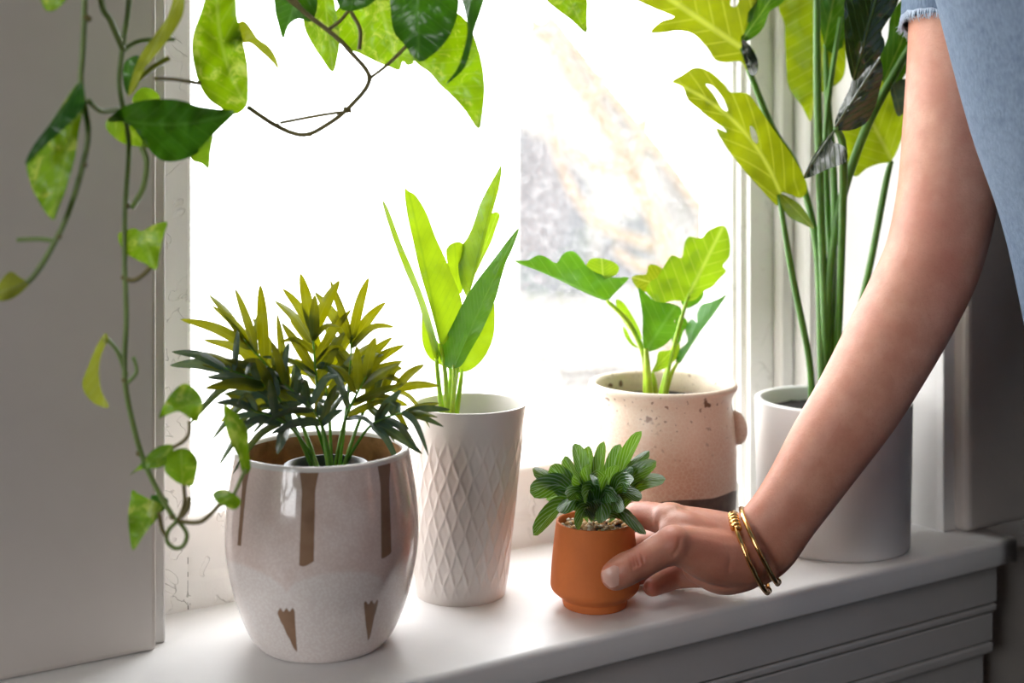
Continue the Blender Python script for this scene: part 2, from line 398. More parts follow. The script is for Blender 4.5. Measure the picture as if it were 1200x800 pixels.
# --- leaves -------------------------------------------------------
def ribbon(name, pts, halfw, mat, parent, roll=0, fold=12, a=.45, b=.75, nseg=9, wave=0, side=None, curl=0):
    """leaf built along a midrib (world points); roll 0 turns its face to the viewer"""
    c = catmull(pts, max(2, nseg//(len(pts)-1))); n = len(c)
    tm = a/(a+b); wm = tm**a*(1-tm)**b
    V, U, F = [], [], []
    ref = side
    for i, p in enumerate(c):
        t = i/(n-1); T = (c[min(i+1, n-1)]-c[max(i-1, 0)]).normalized()
        if ref is None:
            vd = (p-CAM).normalized(); S = T.cross(vd).normalized(); S = Matrix.Rotation(math.radians(roll), 3, T) @ S
        else: S = (ref-T*ref.dot(T)).normalized()
        N = S.cross(T); tt = min(max(t, .004), .996)
        w_ = halfw*(tt**a*(1-tt)**b)/wm
        if i == n-1: w_ = halfw*.02
        for s in (-1, -.5, 0, .5, 1):
            fa = math.radians(fold)
            V.append(p+S*(w_*s*math.cos(fa))+N*(w_*abs(s)*math.sin(fa)-curl*w_*s*s)+N*(wave*w_*math.sin(t*17+s*2)*abs(s)))
            U.append((.5+.5*s, t))
    for i in range(n-1):
        for j in range(4):
            F.append((i*5+j, i*5+j+1, (i+1)*5+j+1, (i+1)*5+j))
    return link(name, V, F, mat, parent, uvs=U)
def polyleaf(name, outline, rib, d0, d1, mat, parent, tilt=0.0, fold=.25, bend=0.0, holes=(), sm=3, step=6, ripple=.0, ref=None):
    """leaf whose outline is read off as directions (u, v) and which hangs at its own depth: d0 at the stalk, d1 at the tip,
    tilted across the rib by tilt, folded along it, bent along it"""
    ol = [Vector((q[0], q[1])) for q in catmull([Vector((x, y, 0)) for x, y in outline], sm, True)]
    loops = [ol]+[[Vector((q[0], q[1])) for q in catmull([Vector((x, y, 0)) for x, y in h], sm, True)] for h in holes]
    A, B = Vector(rib[0]), Vector(rib[-1]); L = (B-A).length; ax = (B-A)/L; pe = Vector((-ax.y, ax.x))
    cv = []; ce = []; cf = []
    for lp in loops:
        b0 = len(cv); cv += lp; n = len(lp); ce += [(b0+i, b0+(i+1) % n) for i in range(n)]
        cf.append([b0+i for i in range(n)] )
    def inside(p, lp):
        c = False; n = len(lp); j = n-1
        for i in range(n):
            if (lp[i].y > p.y) != (lp[j].y > p.y) and p.x < (lp[j].x-lp[i].x)*(p.y-lp[i].y)/(lp[j].y-lp[i].y)+lp[i].x: c = not c
            j = i
        return c
    xs = [q.x for q in ol]; ys = [q.y for q in ol]
    y = min(ys)
    while y < max(ys):
        x = min(xs)
        while x < max(xs):
            p = Vector((x+random.uniform(-.6, .6), y+random.uniform(-.6, .6)))
            if inside(p, ol) and not any(inside(p, h) for h in loops[1:]) and min((p-q).length for lp in loops for q in lp) > step*.55: cv.append(p)
            x += step
        y += step
    r = delaunay_2d_cdt(cv, ce, [], 0, 1e-4)
    vs2, fs2 = r[0], r[2]
    keep = []
    for f_ in fs2:
        c = sum((vs2[i] for i in f_), Vector((0, 0)))/len(f_)
        if inside(c, ol) and not any(inside(c, h) for h in loops[1:]): keep.append(tuple(f_))
    wmax = max(abs((q-A).dot(pe)) for q in ol) or 1
    kk = (d0+d1)*.5/FPX
    V, U = [], []
    sg = random.uniform(0, 50)
    for q in vs2:
        t = (q-A).dot(ax)/L; s = (q-A).dot(pe)
        if len(rib) == 3:   # curved rib
            m_ = Vector(rib[1])-A; tm = m_.dot(ax)/L; sm_ = m_.dot(pe)
            s -= sm_*max(0, 4*t*(1-t))*(1 if abs(tm-.5) < .5 else .5)
        d = d0+(d1-d0)*t + kk*(tilt*s + fold*(math.sqrt(s*s+9)-3)) + bend*(t*(1-t))*4
        if ripple: d += ripple*noise.noise(Vector((q.x*.06, q.y*.06, sg)))
        V.append(P(q.x, q.y, d)); U.append((.5+.5*s/wmax, t))
    return link(name, V, keep, mat, parent, uvs=U)

# ------------------------------------------------------------------ the room
YF, YB, YL, YR = .617, .787, .732, .642      # sill front, sash plane, left pier face, right pier face
XL, XR = .215, .7975
TOP = SZ+1.30
struct(box('floor', -1.1, 2.4, -3.0, .95, -.1, 0, M['floor']))
struct(box('ceiling', -1.1, 2.4, -3.0, .95, 2.5, 2.6, M['ceil']))
struct(box('wall_back', -1.1, 2.4, -3.1, -3.0, 0, 2.5, M['room']))
struct(box('wall_east', 2.3, 2.4, -3.0, .95, 0, 2.5, M['room']))
bm_v, bm_f = [], []
for q in ((-1.1, -1.0, -3.0, -.3, 0, 2.5), (-1.1, -1.0, .3, .95, 0, 2.5), (-1.1, -1.0, -.3, .3, 0, .85), (-1.1, -1.0, -.3, .3, 1.65, 2.5)):
    v, f = boxv(*q); b0 = len(bm_v); bm_v += v; bm_f += [tuple(i+b0 for i in z) for z in f]
struct(link('wall_west', bm_v, bm_f, M['room'], smooth=False))
# the wall that holds the window: two piers, the part over the window and the part under the sill
struct(box('wall_left', -1.0, XL-.004, YL, .95, SZ, 2.5, M['pier'], bevel=.003))
struct(box('wall_right', XR, 2.3, YR, .95, SZ, 2.5, M['pier'], bevel=.005, seg=3))
struct(box('wall_over_window', XL-.004, XR, YL, .95, TOP, 2.5, M['pier']))
struct(box('wall_under_sill', -1.0, 2.3, .642, .95, 0, SZ-.0195, M['pier']))
# stepped bead down the edge of the left pier, thin bead at the right pier
tr1 = box('trim_1', XL-.004, XL+.004, YL+.010, YB+.03, SZ, TOP, M['white'], bevel=.0015); struct(tr1)
tr1b = box('bead', XL+.004, XL+.007, YL+.022, YB+.03, SZ, TOP, M['white'], tr1, bevel=.001)
tr2 = box('trim_2', XR-.012, XR+.012, YR+.012, YB+.05, SZ, TOP, M['white'], bevel=.001); struct(tr2)
# window sill with rounded nose, then the apron boards below
def sillgeo(x0, x1):
    n = 6; R = .0042; r2 = .002; pr = [(YB+.12, 0), (YB, 0), (YF+.03, 0), (YF+R, 0)]
    pr += [(YF+R-R*math.sin(PI/2*i/n), -R+R*math.cos(PI/2*i/n)) for i in range(1, n+1)]
    pr += [(YF, -.009), (YF, -.019+r2), (YF+r2*.3, -.019+r2*.3), (YF+r2, -.019), (YB+.12, -.019)]
    V, F = [], []; xs = [x0+(x1-x0)*i/60 for i in range(61)]
    for x in xs:
        for y, z in pr:
            V.append((x, y+.0004*noise.noise(Vector((x*14, z*60, 1))), SZ+z))
    m = len(pr)
    for i in range(60):
        for j in range(m-1): F.append((i*m+j, (i+1)*m+j, (i+1)*m+j+1, i*m+j+1))
        F.append((i*m+m-1, (i+1)*m+m-1, (i+1)*m, i*m))
    F.append(tuple(range(m))); F.append(tuple(range(60*m, 61*m))[::-1])
    return V, F
V, F = sillgeo(-.4, .822)
sill = struct(link('window_sill', V, F, M['sill']), 'white painted window sill with rounded front edge under the plants', 'window sill')
sill.data.polygons[-1].use_smooth = False; sill.data.polygons[-2].use_smooth = False
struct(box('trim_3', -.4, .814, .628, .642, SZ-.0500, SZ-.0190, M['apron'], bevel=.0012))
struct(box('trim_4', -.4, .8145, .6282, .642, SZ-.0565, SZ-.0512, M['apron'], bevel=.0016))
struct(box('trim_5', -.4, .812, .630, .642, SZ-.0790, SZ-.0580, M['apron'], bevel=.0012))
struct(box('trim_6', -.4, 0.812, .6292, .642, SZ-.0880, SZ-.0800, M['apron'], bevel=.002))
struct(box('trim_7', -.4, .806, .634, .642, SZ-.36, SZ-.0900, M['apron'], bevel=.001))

# ------------------------------------------------------------------ window
win = bpy.data.objects.new('window_1', None); COL.objects.link(win); win.location = (.5, YB, SZ); win['_o'] = (.5, YB, SZ); win['kind'] = 'structure'
win['label'] = 'old white painted window with dusty glass behind the potted plants'
def vprofile(name, prof, z0, z1, mat, parent):
    """upright moulding: closed XY profile drawn up from z0 to z1"""
    m = len(prof); V = [(x, y, z) for z in (z0, z1) for x, y in prof]
    F = [(j, (j+1) % m, m+(j+1) % m, m+j) for j in range(m)]+[tuple(range(m))[::-1], tuple(range(m, 2*m))]
    return link(name, V, F, mat, parent, smooth=False)
GY = .806
vprofile('stile', [(.228, YB+.0), (.246, YB+.0), (.2465, YB+.006), (.2500, YB+.007), (.2520, GY), (.2520, GY+.03), (.228, GY+.03)], SZ, TOP, M['rail'], win)
vprofile('stile', [(.700, GY+.03), (.700, GY), (.7035, YB+.012), (.7065, YB+.0115), (.7065, YB+.006), (.7115, YB+.0055), (.7115, YB), (.7360, YB), (.7360, GY+.03)], SZ, TOP, M['rail'], win)
vprofile('parting_bead', [(.7375, GY+.03), (.7375, YB-.007), (.7390, YB-.009), (.7500, YB-.009), (.7515, YB-.007), (.7515, GY+.03)], SZ, TOP, M['white'], win)
vprofile('stop_bead', [(.7530, GY+.03), (.7530, YB-.020), (.7550, YB-.024), (.7570, YB-.020), (.7600, YB-.024), (.7720, YB-.024), (.7720, GY+.03)], SZ, TOP, M['white'], win)
vprofile('jamb', [(.7720, GY+.04), (.7720, YB-.002), (.7860, .6560), (.7860, GY+.04)], SZ, TOP, M['white'], win)
vprofile('jamb', [(XL+.004, YB-.004), (.2275, YB-.004), (.2275, GY+.03), (XL+.004, GY+.03)], SZ, TOP, M['rail'], win)
# bottom rail: stepped face, chipped paint
def railgeo(x0, x1, prof, amp):
    V, F = [], []; nx = 160
    fine = []
    for (y0, z0), (y1, z1) in zip(prof, prof[1:]):
        st = max(1, int(math.hypot(y1-y0, z1-z0)/.0022))
        fine += [(y0+(y1-y0)*i/st, z0+(z1-z0)*i/st) for i in range(st)]
    fine.append(prof[-1]); m = len(fine)
    for i in range(nx+1):
        x = x0+(x1-x0)*i/nx
        for y, z in fine:
            q = noise.noise(Vector((x*55, z*70, 3))); e = noise.noise(Vector((x*160, z*160, 9)))
            dd = amp*(max(-.25, min(.25, q*1.6))*2+.3*e)
            V.append((x, y-dd*.5, z))
    for i in range(nx):
        for j in range(m-1): F.append((i*m+j, (i+1)*m+j, (i+1)*m+j+1, i*m+j+1))
    return V, F
V, F = railgeo(.2463, .7010, [(YB+.0005, SZ), (YB+.0005, SZ+.019), (YB+.003, SZ+.021), (YB+.003, SZ+.055), (YB+.0045, SZ+.0575), (GY-.002, SZ+.061), (GY+.002, SZ+.062)], .0012)
link('bottom_rail', V, F, M['rail'], win)
for z0, z1, w_ in ((.0005, .005, .0003), (.008, .018, .00045), (.021, .024, .0002), (.029, .033, .0002)):
    link('crack', *boxv(.2461, .2461+w_*2, YB+.0005, YB+.01, SZ+z0, SZ+z1), M['dark'], win, smooth=False)
box('top_rail', .2525, .6995, YB, GY+.03, TOP-.06, TOP, M['rail'], win)
box('pane', .2515, .7005, GY, GY+.003, SZ+.058, TOP-.058, M['glass'], win)

# ------------------------------------------------------------------ outdoors, out of focus behind the glass
struct(box('ground', -40, 60, -30, 90, -.45, -.40, M['snow']))
hp = P(640, 190, 8.0)
hv = thing('neighbour_house', 'pale blurred house gable with a sloping roof edge outside the window', 'house', (hp.x, hp.y, -.4))
def slab(name, poly, d, dep, mat, parent):
    a = [P(u, v, d) for u, v in poly]; b = [p+FW*dep for p in a]; n = len(a)
    return link(name, a+b, [tuple(range(n)), tuple(range(n, 2*n))[::-1]]+[(i, i+n, (i+1) % n+n, (i+1) % n) for i in range(n)], mat, parent, smooth=False)
slab('gable_wall', [(604, 430), (604, 40), (640, 20), (700, 95), (770, 180), (850, 290), (850, 430)], 8.0, 3.0, M['housel'], hv)
slab('corner_panel', [(607, 345), (607, 150), (650, 175), (688, 215), (690, 345)], 7.97, .03, M['housew'], hv)
slab('roof_board', [(636, 12), (642, 4), (706, 86), (778, 172), (860, 286), (852, 294), (770, 182), (700, 97)], 7.9, .2, M['bark'], hv)
hwn = slab('window', [(708, 270), (760, 250), (762, 330), (708, 330)], 7.96, .04, M['housew'], hv)
tb = P(760, 600, 6.0); tb.z = -.4
tv = thing('bare_tree', 'bare blurred tree with leaning branches outside the window', 'tree', tb)
tube('trunk', [tb, P(790, 330, 6.1), P(740, 200, 6.2), P(680, 100, 6.3), P(620, 20, 6.3)], [.06, .05, .042, .035, .03], M['bark'], tv, seg=10)
for q in ([(770, 290), (700, 260), (660, 200), (640, 120)], [(740, 200), (760, 120), (742, 40), (750, -80)], [(785, 320), (830, 250), (812, 150), (790, 60)],
          [(690, 120), (720, 60), (705, -40)], [(740, 200), (690, 190), (640, 150)], [(785, 320), (745, 310), (720, 290)]):
    tube('branch', [P(u, v, 6.15+.05*i) for i, (u, v) in enumerate(q)], [.03-.005*i for i in range(len(q))], M['bark'], tv, seg=8)

# ------------------------------------------------------------------ palm in the drip-glazed pot
C = SILL(378, 750); k_ = .75/FPX
palm = thing('potted_palm', 'feathery palm in a bulbous pinkish glazed pot with brown drips', 'potted plant', C)
HP = 221*k_
outer = piece([(66, 0), (74, 2), (84, 14), (95, 38), (104, 68), (110.5, 100), (112.5, 130), (110.5, 165), (106, 198), (102, 221)], 14)
rim = piece([(102, 221), (101, 225), (98, 226.5), (94, 225), (92.5, 221)], 5)
inn = piece([(92.5, 221), (95, 200), (98, 170), (96, 140)], 6)
outer = [(a*k_, b*k_) for a, b in outer]; rim = [(a*k_, b*k_) for a, b in rim]; inn = [(a*k_, b*k_) for a, b in inn]
DR = [  # (u centre at top, half width top, v top, u bottom, half width bottom, v bottom, notch)
    (293.0, 7.5, 545, 286, 4.5, 634), (364, 12, 545, 361, 8, 652), (447, 10.5, 545, 449, 7.5, 648),
    (337, 11.5, 702, 350, .6, 752), (431.5, 9.5, 699, 428.5, .6, 746), (274, 4, 688, 282, .6, 716)]
def rad_at(z):
    for (a, b), (a2, b2) in zip(outer, outer[1:]):
        if b <= z <= b2: return a+(a2-a)*(z-b)/max(1e-9, b2-b)
    return outer[-1][0]
def drip(ph, r, z, i):
    best = -9.0
    for cp in (0, PI):
        q = (ph-cp+PI) % (2*PI)-PI
        if abs(q) > PI/2: continue
        up = 378+r/k_*math.sin(q); vv = 750-z/k_+r/k_*.24*math.cos(q)     # as seen from the front
        for (ua, ha, va, ub, hb, vb) in DR:
            t = (vv-va)/(vb-va)
            if ha > 5 and va < 600:
                hw = ha+(ha*.62-ha)*min(1, t/.25) if t < .25 else ha*.62+(hb-ha*.62)*(t-.25)/.75
            else: hw = ha+(hb-ha)*t
            uc = ua+(ub-ua)*t
            rag = 2.4*math.sin(up*.95) if va > 600 else 3*math.sin(up*.22+va)+.5*math.sin(vv*.4)
            sd = min(hw*math.cos(q)+.15*rag-abs(up-uc), (vv-va)+rag if va > 600 else 99, vb+rag-vv)
            best = max(best, sd)
    return max(0, min(1, .5+best*.12))
def arch(ph, r, z, i):
    q = (ph*3/PI*1.02+.35) % 1.0-.5
    vv = z/k_
    top = 88+26*math.sqrt(max(0, 1-(2*q)**2))
    return max(0, min(1, (top-vv)*.2+.5))*.9
prof = outer
V, F, A = lathe(C, prof, 360, attr={'drip': drip, 'arch': arch})
pot = link('pot', V, F, M['drip'], palm, attrs=A)
V, F, A = lathe(C, rim, 96, cap0=False); link('rim', V, F, M['rimglaze'], pot)
V, F, A = lathe(C, inn, 96, cap0=False); link('inner_wall', V, F, M['clay'], pot)
CL = C+camaxes(C)[1]*4*k_+camaxes(C)[0]*12*k_
lin = [(40*k_, 130*k_), (47*k_, 207*k_), (48.5*k_, 208.5*k_), (48.5*k_, 209.5*k_), (46*k_, 209.5*k_), (44.5*k_, 195*k_)]
V, F, A = lathe(CL, lin, 64); link('nursery_pot', V, F, M['black'], palm)
disc('soil', CL, 44.6*k_, 197*k_, M['soil'], palm, bumpy=.002)
disc('pot_floor', C, 96.5*k_, 141*k_, M['clay'], palm, bumpy=.002)
FR = [  # base u, control, tip of the rachis, its depth, bluish, tips of the leaflets
 (372, (340, 465), (285, 397), .742, 0, [(211,374),(238,398),(245,345),(248,358),(275,337),(305,333),(325,367),(296,372),(262,420)]),
 (386, (372, 455), (366, 388), .757, 0, [(322,352),(331,338),(352,320),(369,345),(398,328),(412,362),(330,378),(405,388)]),
 (396, (408, 460), (412, 398), .775, 0, [(387,328),(369,342),(432,325),(452,354),(460,395),(474,404),(472,423),(380,380)]),
 (402, (430, 475), (465, 455), .765, 0, [(497,427),(515,452),(437,420),(460,430),(478,475),(440,447)]),
 (368, (325, 465), (262, 430), .725, 1, [(201,412),(199,428),(235,412),(236,427),(240,455),(262,462),(300,420),(285,470),(242,442)]),
 (402, (435, 498), (478, 482), .735, 1, [(520,500),(495,532),(513,489),(470,457),(528,480),(480,502),(450,507),(515,472)]),
 (378, (345, 480), (300, 445), .755, 0, [(250,425),(247,442),(270,475),(330,410),(310,398),(280,412),(337,440)]),
 (390, (385, 475), (375, 420), .785, 0, [(340,375),(352,358),(420,385),(440,400),(400,365),(345,420),(418,428)]),
 (394, (405, 490), (430, 440), .745, 0, [(470,425),(458,408),(440,395),(418,405),(475,450),(455,467)]),
 (374, (340, 500), (290, 478), .715, 1, [(253,472),(270,488),(325,532),(280,497),(300,457),(266,463)]),
 (388, (378, 500), (360, 470), .725, 1, [(325,480),(335,458),(395,450),(385,440),(402,480),(350,502)]),
 (384, (362, 480), (322, 440), .735, 1, [(270,440),(285,425),(345,425),(360,445),(290,460),(318,400)])]
random.seed(11)
for bi, (bu, ct, tp, dt, blue, tips) in enumerate(FR):
    b0 = P(bu+random.uniform(-3, 3), 548, .748+random.uniform(-.012, .012)); b0.z = C.z+199*k_
    b1 = P(ct[0], ct[1], .5*(.75+dt)); b2 = P(tp[0], tp[1], dt)
    ra = catmull([b0, b1, b2], 12); n = len(ra)
    fr = link('frond', *tubegeo([b0, b1, b2], [.0012, .0009, .0004], 6, True, 8), M['stemd'] if blue else M['stemg'], palm)
    ctv = Vector(ct); seg_ = Vector(tp)-ctv
    for (u, v) in tips:
        t = (Vector((u, v))-ctv).dot(seg_)/seg_.length_squared
        tb_ = min(.98, max(.05, t-.85-.15*random.random()))
        q = (.5+.5*tb_)*(n-1); j = min(int(q), n-2); p = ra[j].lerp(ra[j+1], q-j)
        tip = P(u, v, dt+random.uniform(-.02, .02)); L = (tip-p).length
        mid_ = p.lerp(tip, .5)+UP*(L*random.uniform(.03, .10))
        ribbon('leaflet', [p, mid_, tip], min(.0036, L*.10)*random.uniform(.85, 1.1), M['palmd'] if (blue and random.random() < .7) else M['palm'], fr,
               roll=random.uniform(-40, 40), fold=14, a=.45, b=.85, nseg=12)
    T = (ra[-1]-ra[-6]).normalized()
    for e in range(5):
        q = (.52+.09*e)*(n-1); j = min(int(q), n-2); p = ra[j]; L = random.uniform(.024, .040)
        sd = T.cross(FW).normalized()*(1 if e % 2 else -1); dr = (T*.55+sd*random.uniform(.5, .9)+FW*random.uniform(-.9, .9)).normalized()
        ribbon('leaflet', [p, p+dr*L*.5+UP*.001, p+dr*L-UP*random.uniform(.003, .012)], random.uniform(.0022, .0032), M['palmd'] if (blue or e < 2) else M['palm'], fr, roll=random.uniform(-60, 60), fold=14, a=.45, b=.85, nseg=10)

# ------------------------------------------------------------------ broad-leaved plant in the white relief pot
C = SILL(540, 693); d_ = FPX*CH/(693-VH); k_ = d_/FPX
ban = thing('potted_banana_plant', 'upright paddle-leaved plant in a white pot with diamond relief', 'potted plant', C)
H_ = 219*k_
def relief(ph, r, z, i):
    if i > n_out: return 0
    q = z/H_
    env = max(0, min(1, min((q-.03)/.08, (.90-q)/.14)))
    n = 24; b = 10.5*q
    def line(x):
        x = (x+.5) % 1-.5
        return math.exp(-(x/.13)**2)
    wv = .16*math.sin(2*PI*(q*9.5*.5+ph))
    return env*.0006*max(line(ph/(2*PI)*n+b*.5+wv*.3), line(ph/(2*PI)*n-b*.5+wv*.3))
out = [(a*k_, b*k_) for a, b in piece([(50, 0), (52.5, 1.5), (54.5, 30), (57.5, 80), (61, 140), (65.5, 200), (67, 219)], 26)]
n_out = len(out)-1
rimp = [(a*k_, b*k_) for a, b in piece([(67, 219), (66.8, 220.6), (65.3, 221.2), (63.8, 220.6), (63.3, 219)], 4)]
inp = [(a*k_, b*k_) for a, b in [(63.3, 219), (61.5, 195), (60, 170)]]
lean = RT*(10*k_/H_)
V, F, A = lathe(C, out+rimp[1:]+inp[1:], 400, disp=relief, lean=lean)
link('pot', V, F, M['ceramic'], ban)
disc('soil', C+lean*(190*k_), 61.3*k_, 192*k_, M['soil'], ban, bumpy=.002)
BL = [
 ([(448,235),(455,245),(470,285),(483,315),(497,350),(508,385),(515,415),(509,419),(500,388),(488,348),(474,315),(462,283),(452,252)], [(512,418),(448,235)], .828, .815, 'banana', 1.6, .8),
 ([(523,300),(524,290),(532,284),(542,285),(548,300),(545,330),(538,345),(528,325)], [(536,345),(533,284)], .852, .86, 'banana', .3, .3),
 ([(586,252),(582,265),(575,285),(565,305),(556,322),(556,300),(563,275),(574,253),(581,248)], [(556,322),(583,250)], .856, .87, 'sello', .6, .3),
 ([(588,193),(586,215),(578,245),(571,270),(563,300),(556,325),(548,347),(540,332),(537,310),(540,290),(548,278),(555,262),(562,240),(572,220),(582,202)], [(548,347),(566,275),(588,193)], .848, .855, 'banana', -.5, .35),
 ([(474,222),(479,224),(488,230),(500,250),(510,277),(521,301),(531,325),(540,348),(541,365),(533,385),(523,400),(516,404),(511,385),(503,355),(492,318),(484,282),(477,250)], [(516,402),(498,310),(479,224)], .826, .822, 'banana', .2, .4),
 ([(578,352),(580,375),(578,395),(570,415),(557,430),(543,436),(533,432),(548,400),(565,370)], [(540,434),(580,356)], .850, .852, 'banana', .2, .2),
 ([(496,366),(494,385),(496,405),(504,420),(518,428),(528,431),(530,420),(516,405),(505,385)], [(526,430),(497,370)], .835, .832, 'banana', .4, .25),
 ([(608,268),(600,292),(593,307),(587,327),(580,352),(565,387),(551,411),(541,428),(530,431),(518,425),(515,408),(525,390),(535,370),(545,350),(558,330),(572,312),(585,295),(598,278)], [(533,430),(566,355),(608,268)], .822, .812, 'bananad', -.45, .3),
]
for ol, rb, d0, d1, mt, tl, fd in BL:
    polyleaf('leaf', ol, rb, d0, d1, M[mt], ban, tilt=tl, fold=fd, ripple=.004, step=7)
for pts in ([(519, 492, .835), (513, 440, .832), (511, 416, .828)], [(524, 492, .833), (522, 440, .83), (516, 402, .826)], [(529, 492, .832), (532, 450, .827), (532, 428, .823)],
            [(534, 492, .836), (540, 445, .845), (541, 434, .850)], [(527, 492, .838), (540, 400, .846), (548, 345, .848)], [(522, 492, .838), (528, 445, .836), (527, 428, .835)]):
    tube('stalk', [P(*q) for q in pts], [.0019, .0015, .0011], M['stemy'], ban)

# ------------------------------------------------------------------ lobed philodendron in the stoneware crock
C = SILL(777, 640); d_ = FPX*CH/(640-VH); k_ = d_/FPX
phil = thing('potted_philodendron', 'lobed bright green plant in a speckled stoneware crock with dark foot', 'potted plant', C)
out = [(a*k_, b*k_) for a, b in piece([(76, 0), (80, 3), (83, 30), (85, 70), (85, 110), (83, 145), (80, 168), (80.5, 178), (84, 184)], 10)]
rimp = [(a*k_, b*k_) for a, b in piece([(84, 184), (86.5, 187.5), (86.5, 190.5), (84.5, 193), (81, 193), (78.5, 190)], 4)]
inp = [(a*k_, b*k_) for a, b in piece([(78.5, 190), (76, 180), (75.5, 165), (77, 140)], 5)]
pr = out+rimp[1:]+inp[1:]; no = len(out)+len(rimp)
def band(ph, r, z, i):
    if i >= len(out): return 0
    hh = 73+3*math.sin(ph*2+.5)+1.2*math.sin(ph*7)
    return max(0, min(1, .5+(hh-z/k_)*.25))
def topf(ph, r, z, i): return max(0, min(1, (z/k_-110)/70))
def speckf(ph, r, z, i): return max(0.0, min(1, (z/k_-100)/80))
V, F, A = lathe(C, pr, 160, attr={'band': band, 'top': topf, 'speck': speckf})
link('pot', V, F, M['stone'], phil, attrs=A)
for sgn in (1,):   # round lug on the side
    h, rr = camaxes(C); Q = C+rr*(84*sgn*k_)+UP*(141*k_)
    V, F = [], []
    nu, nv = 20, 12
    for i in range(nv+1):
        th = PI*i/nv
        for j in range(nu):
            a = 2*PI*j/nu
            V.append(Q+rr*(sgn*14*k_*math.cos(a)*math.sin(th))+h*(10*k_*math.sin(a)*math.sin(th))+UP*(20*k_*math.cos(th)-3*k_*math.cos(a)*math.sin(th)))
    for i in range(nv):
        for j in range(nu): F.append((i*nu+j, i*nu+(j+1) % nu, (i+1)*nu+(j+1) % nu, (i+1)*nu+j))
    nV = len(V); link('lug_handle', V, F, M['stone'], phil, attrs={'band': [0.]*nV, 'top': [.6]*nV, 'speck': [.2]*nV})
disc('soil', C, 76.5*k_, 168*k_, M['soil'], phil, bumpy=.002)
SL = [
 ([(685,318),(690,305),(700,302),(715,305),(725,312),(722,322),(705,327),(690,324)], [(707,326),(705,302)], .925, .935, 'sello', .2, .2),
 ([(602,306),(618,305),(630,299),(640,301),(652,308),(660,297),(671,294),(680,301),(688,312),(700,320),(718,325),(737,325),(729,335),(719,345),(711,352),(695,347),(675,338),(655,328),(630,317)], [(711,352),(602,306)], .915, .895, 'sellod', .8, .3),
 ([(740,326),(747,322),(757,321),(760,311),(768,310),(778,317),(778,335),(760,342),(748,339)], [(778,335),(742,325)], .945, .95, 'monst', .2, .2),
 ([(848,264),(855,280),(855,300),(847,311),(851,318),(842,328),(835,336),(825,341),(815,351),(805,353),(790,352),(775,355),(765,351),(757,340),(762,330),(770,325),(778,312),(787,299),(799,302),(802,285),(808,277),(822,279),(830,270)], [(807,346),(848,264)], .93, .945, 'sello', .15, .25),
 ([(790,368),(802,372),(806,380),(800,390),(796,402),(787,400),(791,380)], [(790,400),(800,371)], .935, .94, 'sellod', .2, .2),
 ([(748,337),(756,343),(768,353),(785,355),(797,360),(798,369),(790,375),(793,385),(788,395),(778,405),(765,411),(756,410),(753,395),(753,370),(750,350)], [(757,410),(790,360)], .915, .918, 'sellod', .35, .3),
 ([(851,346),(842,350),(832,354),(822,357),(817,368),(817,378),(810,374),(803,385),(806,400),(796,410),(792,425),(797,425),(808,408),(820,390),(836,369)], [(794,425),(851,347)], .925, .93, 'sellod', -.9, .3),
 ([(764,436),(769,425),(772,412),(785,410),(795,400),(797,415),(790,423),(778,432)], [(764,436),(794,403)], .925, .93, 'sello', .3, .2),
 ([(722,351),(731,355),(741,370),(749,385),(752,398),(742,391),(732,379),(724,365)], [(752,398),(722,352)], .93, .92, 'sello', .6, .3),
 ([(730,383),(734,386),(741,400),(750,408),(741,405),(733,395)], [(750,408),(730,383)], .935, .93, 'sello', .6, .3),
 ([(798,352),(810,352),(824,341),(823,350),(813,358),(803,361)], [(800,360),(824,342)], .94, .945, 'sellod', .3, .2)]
for ol, rb, d0, d1, mt, tl, fd in SL:
    polyleaf('leaf', ol, rb, d0, d1, M[mt], phil, tilt=tl, fold=fd, ripple=.005, step=6)
for pts, r in (([(757, 470, .93), (755, 420, .925), (738, 380, .918), (711, 352, .915)], .0024), ([(776, 470, .93), (786, 420, .93), (798, 375, .93), (807, 345, .93)], .0019),
               ([(778, 470, .935), (786, 440, .93), (794, 425, .925)], .0020), ([(762, 470, .925), (759, 435, .918), (757, 408, .915)], .0030),
               ([(768, 470, .928), (767, 450, .926), (764, 436, .925)], .0026), ([(760, 470, .935), (757, 430, .935), (751, 400, .93)], .0022), ([(772, 470, .94), (782, 430, .937), (790, 400, .935)], .0018)):
    tube('stalk', [P(*q) for q in pts], [r]+[r*.8]*(len(pts)-2)+[r*.55], M['stemy'], phil)

